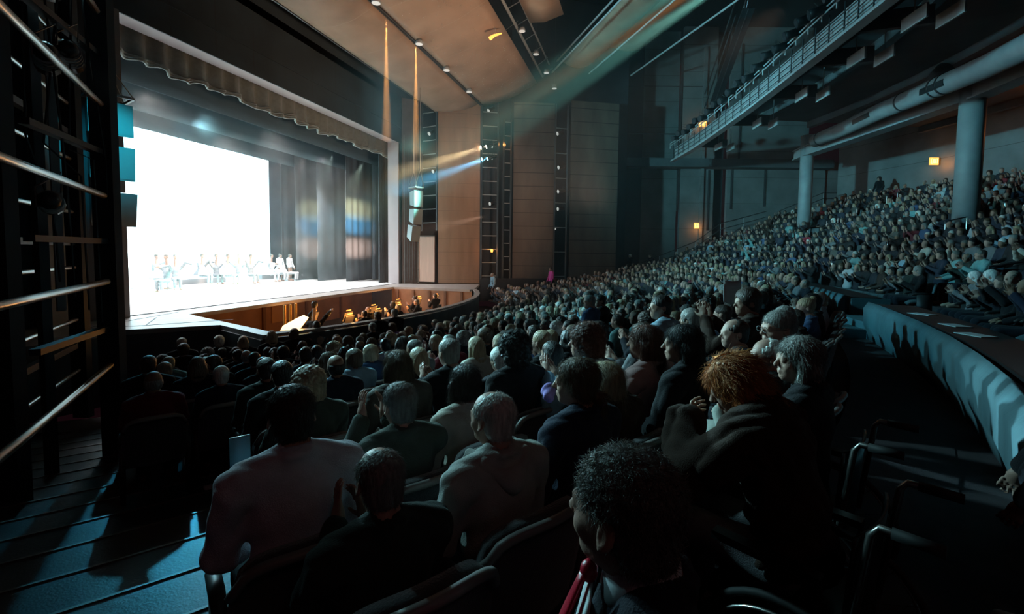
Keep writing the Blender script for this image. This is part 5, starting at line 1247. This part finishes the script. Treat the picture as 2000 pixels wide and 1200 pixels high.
for j in range(13):
    r = 28.95+.95*j; ph = 57.0; dphi = math.degrees(.57/r); n = 0
    while ph < (125.5 if j < 11 else 119):
        n += 1; x, y = pol(r, ph); ph += dphi
        if 11.1 < x < 13.1 and j < 2: continue
        if x*fwd.x+y*fwd.y > 33.4: continue
        if any(math.hypot(x-a, y-b) < .6 for a, b in ((32.2, -9.75), (22.2, -12.3))): continue
        a_ = math.degrees(math.atan2(22-y, 17.2-x))
        if any(abs(a_-q) < .75 for q in (78.6, 96, 112)) : continue      # radial aisles
        seats_all.append(('p', j+1, n, x+rn.uniform(-.05, .05), y+rn.uniform(-.05, .05), zp(28.6+.95*j), math.hypot(x, y)))
vis = []
for srec in seats_all:
    x, y = srec[3], srec[4]
    q = scr((x, y, srec[5]+1.2))
    if q is None or not (-60 < q[0] < 2060 and 200 < q[1] < 1250): continue
    if srec[0] == 's' and any(math.hypot(x-a, y-b) < .47 for a, b in occupied): continue
    if q[0] < 240 and q[2] < 9.5 and srec[0] == 's': continue
    vis.append(srec)
vis.sort(key=lambda s: s[6])
def ordn(n): return str(n)+('th' if 10 <= n % 100 <= 20 else {1: 'st', 2: 'nd', 3: 'rd'}.get(n % 10, 'th'))
NIND = 300-len(HEROES)-22
crowd = []; nseat = len(HEROES)
for idx, (kind, row, n, x, y, fl, D) in enumerate(vis):
    empty = rn.random() < (.03 if kind == 's' else (.05 if D > 14 else .10))
    hk, hc, cc = rnd_look(rn, kind == 'p'); pose = rn.choice(['lap', 'clap', 'clap', 'claphigh']) if kind == 's' else rn.choice(['clap', 'claphigh', 'clap', 'lap'])
    s = rn.uniform(.94, 1.04); rz = face_rot(x, y)+R(rn.uniform(-8, 8)); yaw = rn.choice((0, 0, 25, 0, 45) if kind == 's' else (0, 25, 0, -25))
    where = ('%s stalls row, %s from left aisle' if kind == 's' else '%s raised row, %s from its near end') % (ordn(row), ordn(n))
    ind = idx < NIND+14
    if ind:
        if nseat < 300:
            seat(x, y, fl, rz, 'dark seat in the %s' % where if kind == 's' else 'grey seat in the %s' % where, 'theatre seats under the audience', kind == 'p'); nseat += 1
        if empty: continue
        lab = 'person with %s, %s top%s, %s' % (HNAME[hk] % HCN[hc], CNAME[cc], ', clapping' if pose != 'lap' else '', where)
        if len(lab.split()) > 16: lab = lab.replace(', clapping', '')
        if len(lab.split()) > 16: lab = lab.replace(' top,', ',')
        if len(lab.split()) > 16: lab = lab.replace(' and grey fringe', '').replace(' and white fringe', '').replace(' and dark grey fringe', '').replace(' and dark brown fringe', '')
        person(x, y, fl-.02, rz, s, pose, yaw, hk, hc, cc, lab, 'audience in the stalls' if kind == 's' else 'audience in the raised seats', .011, None, None, rn)
    else:
        crowd.append((x, y, fl, rz, s, pose, hk, hc, cc, empty, kind))
# the far rows as one mass of people and seats
def low(pose, hk):
    k = ('low', pose, hk)
    if k not in _cache:
        P, hx = body_prims(pose, 15, 0, .03, .014, 'top'); V1, F1 = field_mesh(P, .036)
        P2 = head_prims(hx, False)+[cap(hx.p((0, -.015, -.07)), (0, -.03, 1.06), .052, .058, .03)]
        for s in (0, 1):
            w_ = np.array(POSES[pose]['wr'][s]); d_ = np.array(POSES[pose]['hd'][s]); d_ = d_/np.linalg.norm(d_); P2.append(cap(w_, w_+d_*.13, .03, .022, .01)); P2.append(cap(w_, np.array(POSES[pose]['el'][s])*.3+w_*.7, .03, .036, .01))
        V2, F2 = field_mesh(P2, .021); V3, F3 = field_mesh([(p[:1]+(hx.p(p[1]),)+(p[2],)+(hx.R @ p[3],)+p[4:] if p[0] == 'e' else (p[0], hx.p(p[1]), hx.p(p[2]))+p[3:]) for p in hair_prims(hk)], .021)
        V = np.concatenate([V1, V2, V3]); F = np.concatenate([F1, F2+len(V1), F3+len(V1)+len(V2)]); part = np.concatenate([np.zeros(len(V1), int), np.ones(len(V2), int), np.full(len(V3), 2)])
        _cache[k] = (V, F, part)
    return _cache[k]
VV, FF, CC = [], [], []; nb = 0; SV, SF = [], []; sb = 0
mbs = MB().box((0, -.27, .65), (.50, .06, .5)).box((0, 0, .42), (.5, .42, .08)); sv = np.array(mbs.v); sf = np.array(mbs.f)
lk = {'puff': 'short', 'thin': 'bald', 'pony': 'bob', 'bun': 'short', 'wavy': 'long', 'spiky': 'short'}
for (x, y, fl, rz, s, pose, hk, hc, cc, empty, kind) in crowd:
    c_, s_ = math.cos(rz), math.sin(rz); Rm = np.array([[c_, -s_, 0], [s_, c_, 0], [0, 0, 1]])
    SV.append(sv @ Rm.T+np.array((x, y, fl))); SF.append(sf+sb); sb += len(sv)
    if empty: continue
    V, F, part = low(pose, lk.get(hk, hk)); VV.append((V*s) @ Rm.T+np.array((x, y, fl-.02))); FF.append(F+nb); nb += len(V)
    cols = np.array([CLOTHC[cc], SKINC[rn.choice([0, 0, 1, 2, 2, 3, 4])], HAIRC[hc]])[part]; CC.append(cols)
me = np_mesh('audience', np.concatenate(VV), np.concatenate(FF), [])
at = me.color_attributes.new('tint', 'FLOAT_COLOR', 'POINT'); cc4 = np.ones((nb, 4), np.float32); cc4[:, :3] = np.concatenate(CC); at.data.foreach_set('color', cc4.ravel())
mcr = mat('crowd surface', (.2, .2, .2), .75); a_ = nd(mcr.node_tree, 'ShaderNodeAttribute', attribute_name='tint'); mcr.node_tree.links.new(a_.outputs['Color'], mcr.node_tree.nodes['Principled BSDF'].inputs['Base Color']); me.materials.append(mcr)
o = bpy.data.objects.new('audience', me); COL.objects.link(o); tag(o, 'mass of seated people filling the farther rows, many of them clapping', 'audience', kind='stuff')
me = np_mesh('seating', np.concatenate(SV), np.concatenate(SF), [M['seat_grey']], False)
o = bpy.data.objects.new('seating', me); COL.objects.link(o); tag(o, 'farther rows of dark theatre seats under the distant crowd', 'seats', kind='stuff')
print('individuals', min(len(vis), NIND), 'crowd', len(crowd), 'verts', nb)

# ---- people standing in the house
POSES['conduct'] = dict(POSES['stand'], el=((-.30, .16, 1.25), (.30, .16, 1.25)), wr=((-.30, .38, 1.42), (.26, .40, 1.36)), hd=((.1, .6, .7), (-.1, .7, .6)), hn=((0, .5, -.8), (0, .5, -.8)))
POSES['arms_out'] = dict(POSES['stand'], el=((-.42, .10, 1.33), (.42, .10, 1.33)), wr=((-.64, .18, 1.22), (.64, .18, 1.26)), hd=((-.8, .3, -.2), (.8, .3, -.2)), hn=((0, 0, -1), (0, 0, -1)))
POSES['arms_front'] = dict(POSES['stand'], el=((-.34, .22, 1.20), (.34, .22, 1.20)), wr=((-.12, .42, 1.12), (.12, .42, 1.14)), hd=((.9, .3, 0), (-.9, .3, 0)), hn=((0, -1, 0), (0, -1, 0)))
for (x, y, z, hk, hc, cc, lab) in ((33.0, .55, zf(27), 'short', 'white', 'suit', 'white-haired usher in dark suit standing by the far wall'), (33.7, -.8, zf(27), 'short', 'dbrown', 'suit', 'usher in dark suit standing under the far exit sign'),
        (27.6, 5.1, -2.6, 'short', 'dbrown', 'pink', 'person in reddish top standing by the seamed timber wall'), (26.9, 8.6, -3.0, 'short', 'grey', 'ltblue', 'person in light blue standing by the ladder of amber lamps'), (33.9, -14.3, 3.2, 'curly', 'black', 'black', 'dark silhouetted person standing at the top of the far stair'),
        (2.50, -1.78, -1.76, 'short', 'black', 'black', 'usher in black standing in the dark aisle, cut by the right frame edge')):
    person(x, y, z, face_rot(x, y), .86 if 'frame edge' in lab else 1.02, 'stand', 0, hk, hc, cc, lab, None, .011, None, 1, rn)
# ---- orchestra and conductor
for i, (x, y) in enumerate(((12.9, 8.4), (13.9, 8.9), (14.7, 8.2), (15.7, 9.0), (16.7, 8.5), (17.9, 9.2), (19.3, 8.9))):
    person(x, y, PZ+.32, 0.0+R(rn.uniform(-25, 25)), 1.0, 'clap', 0, ['short', 'bald', 'bob', 'long', 'short', 'bun', 'short'][i], ['dbrown', 'grey', 'blond', 'black', 'grey', 'dbrown', 'black'][i], 'black',
        ['brown-haired', 'bald', 'blond', 'long-haired', 'grey-haired', 'brown topknot', 'black-haired'][i]+' musician in black seated in the pit, %s from its near end' % ordn(i+1), 'musicians in the orchestra pit', .011, None, 2, rn, 'musician', 'person')
    c = thing('orchestra_chair', 'black chair under the %s pit musician from the near end' % ordn(i+1), 'chair', (x, y, PZ), 'chairs in the orchestra pit')
    MB().box((x, y, PZ+.72), (.42, .4, .05)).build('seat', M['black'], c); MB().box((x, y-.2, PZ+1.0), (.4, .04, .3)).build('backrest', M['black'], c)
    for a, b in ((-.18, -.18), (.18, -.18), (-.18, .18), (.18, .18)): MB().tube([(x+a, y+b, PZ), (x+a, y+b, PZ+.7)], .014, 5).build('leg', M['black'], c)
MB().box((11.9, 9.5, PZ+.15), (1.0, 1.0, .3)).build('podium', M['black']); tag(bpy.data.objects['podium'], 'low black podium under the conductor in the pit', 'podium')
person(11.9, 9.5, PZ+.3, R(-90), 1.0, 'conduct', 0, 'short', 'dbrown', 'black', 'conductor in black with raised hands, orange-lit in the pit', None, .011, None, 2, rn, 'conductor', 'person')
point('conductor_glow', (12.5, 9.3, -2.1), 12, (1, .42, .1), .06)
# ---- dancers
def skirt(par, col, flare=.42, zt=1.0, zb=.55):
    g = [[((.15+(flare-.15)*v**.8+.03*v*math.sin(a*9))*math.cos(a), (.12+(flare-.12)*v**.8+.03*v*math.sin(a*9))*math.sin(a), zt-(zt-zb)*v) for a in np.linspace(0, 2*math.pi, 37)] for v in np.linspace(0, 1, 6)]
    return child('skirt', MB().sheet(g, .006).mesh('skirt', M['cloth'], True), par, col)
DC = [((16.3, 21.0), 'arms_front', 100, 'grey', None, 'dancer nearest the audience in the left trio, arms joined in front'), ((17.2, 21.6), 'arms_out', 150, 'grey', None, 'dancer with spread arms in the left trio, beside the nearest one'), ((16.9, 22.4), 'arms_out', 200, 'white', 'white', 'white-skirted dancer at the back of the left trio'),
      ((20.0, 23.2), 'arms_out', 190, 'grey', 'grey', 'dancer in dark pleated skirt with arms spread, centre left'), ((20.7, 23.0), 'arms_out', 160, 'grey', None, 'dancer just right of the dark pleated skirt'), ((20.9, 22.4), 'arms_out', 190, 'white', 'white', 'white-skirted dancer left of the central pair'),
      ((20.9, 21.6), 'arms_front', 120, 'grey', None, 'dancer in front in the central pair'), ((22.0, 21.9), 'arms_out', 170, 'grey', None, 'dancer with bent arms behind in the central pair'), ((23.6, 21.9), 'arms_front', 170, 'white', None, 'white-costumed dancer, left of the overexposed trio at right'),
      ((24.3, 21.9), 'stand', 180, 'white', 'white', 'white-costumed dancer, middle of the overexposed trio at right'), ((24.8, 21.6), 'stand', 190, 'white', None, 'white-costumed dancer, rightmost of the overexposed trio'), ((15.6, 22.9), 'stand', 200, 'white', 'white', 'pale dancer at the far left of the dance floor')]
CLOTHC['dancegrey'] = (.30, .31, .33); CLOTHC['dancewhite'] = (.8, .81, .83)
for (x, y), pose, a, c, sk, lab in DC:
    o, hx = person(x, y, SZ, R(a), 1.0, pose, 0, 'bun' if sk else 'short', 'dgrey', 'dance'+c, lab, 'dancers on the stage', .012, None, 2, rn, 'dancer', 'person', 'leotard', 0, 'dance'+c)
    if sk: skirt(o, CLOTHC['dance'+sk])
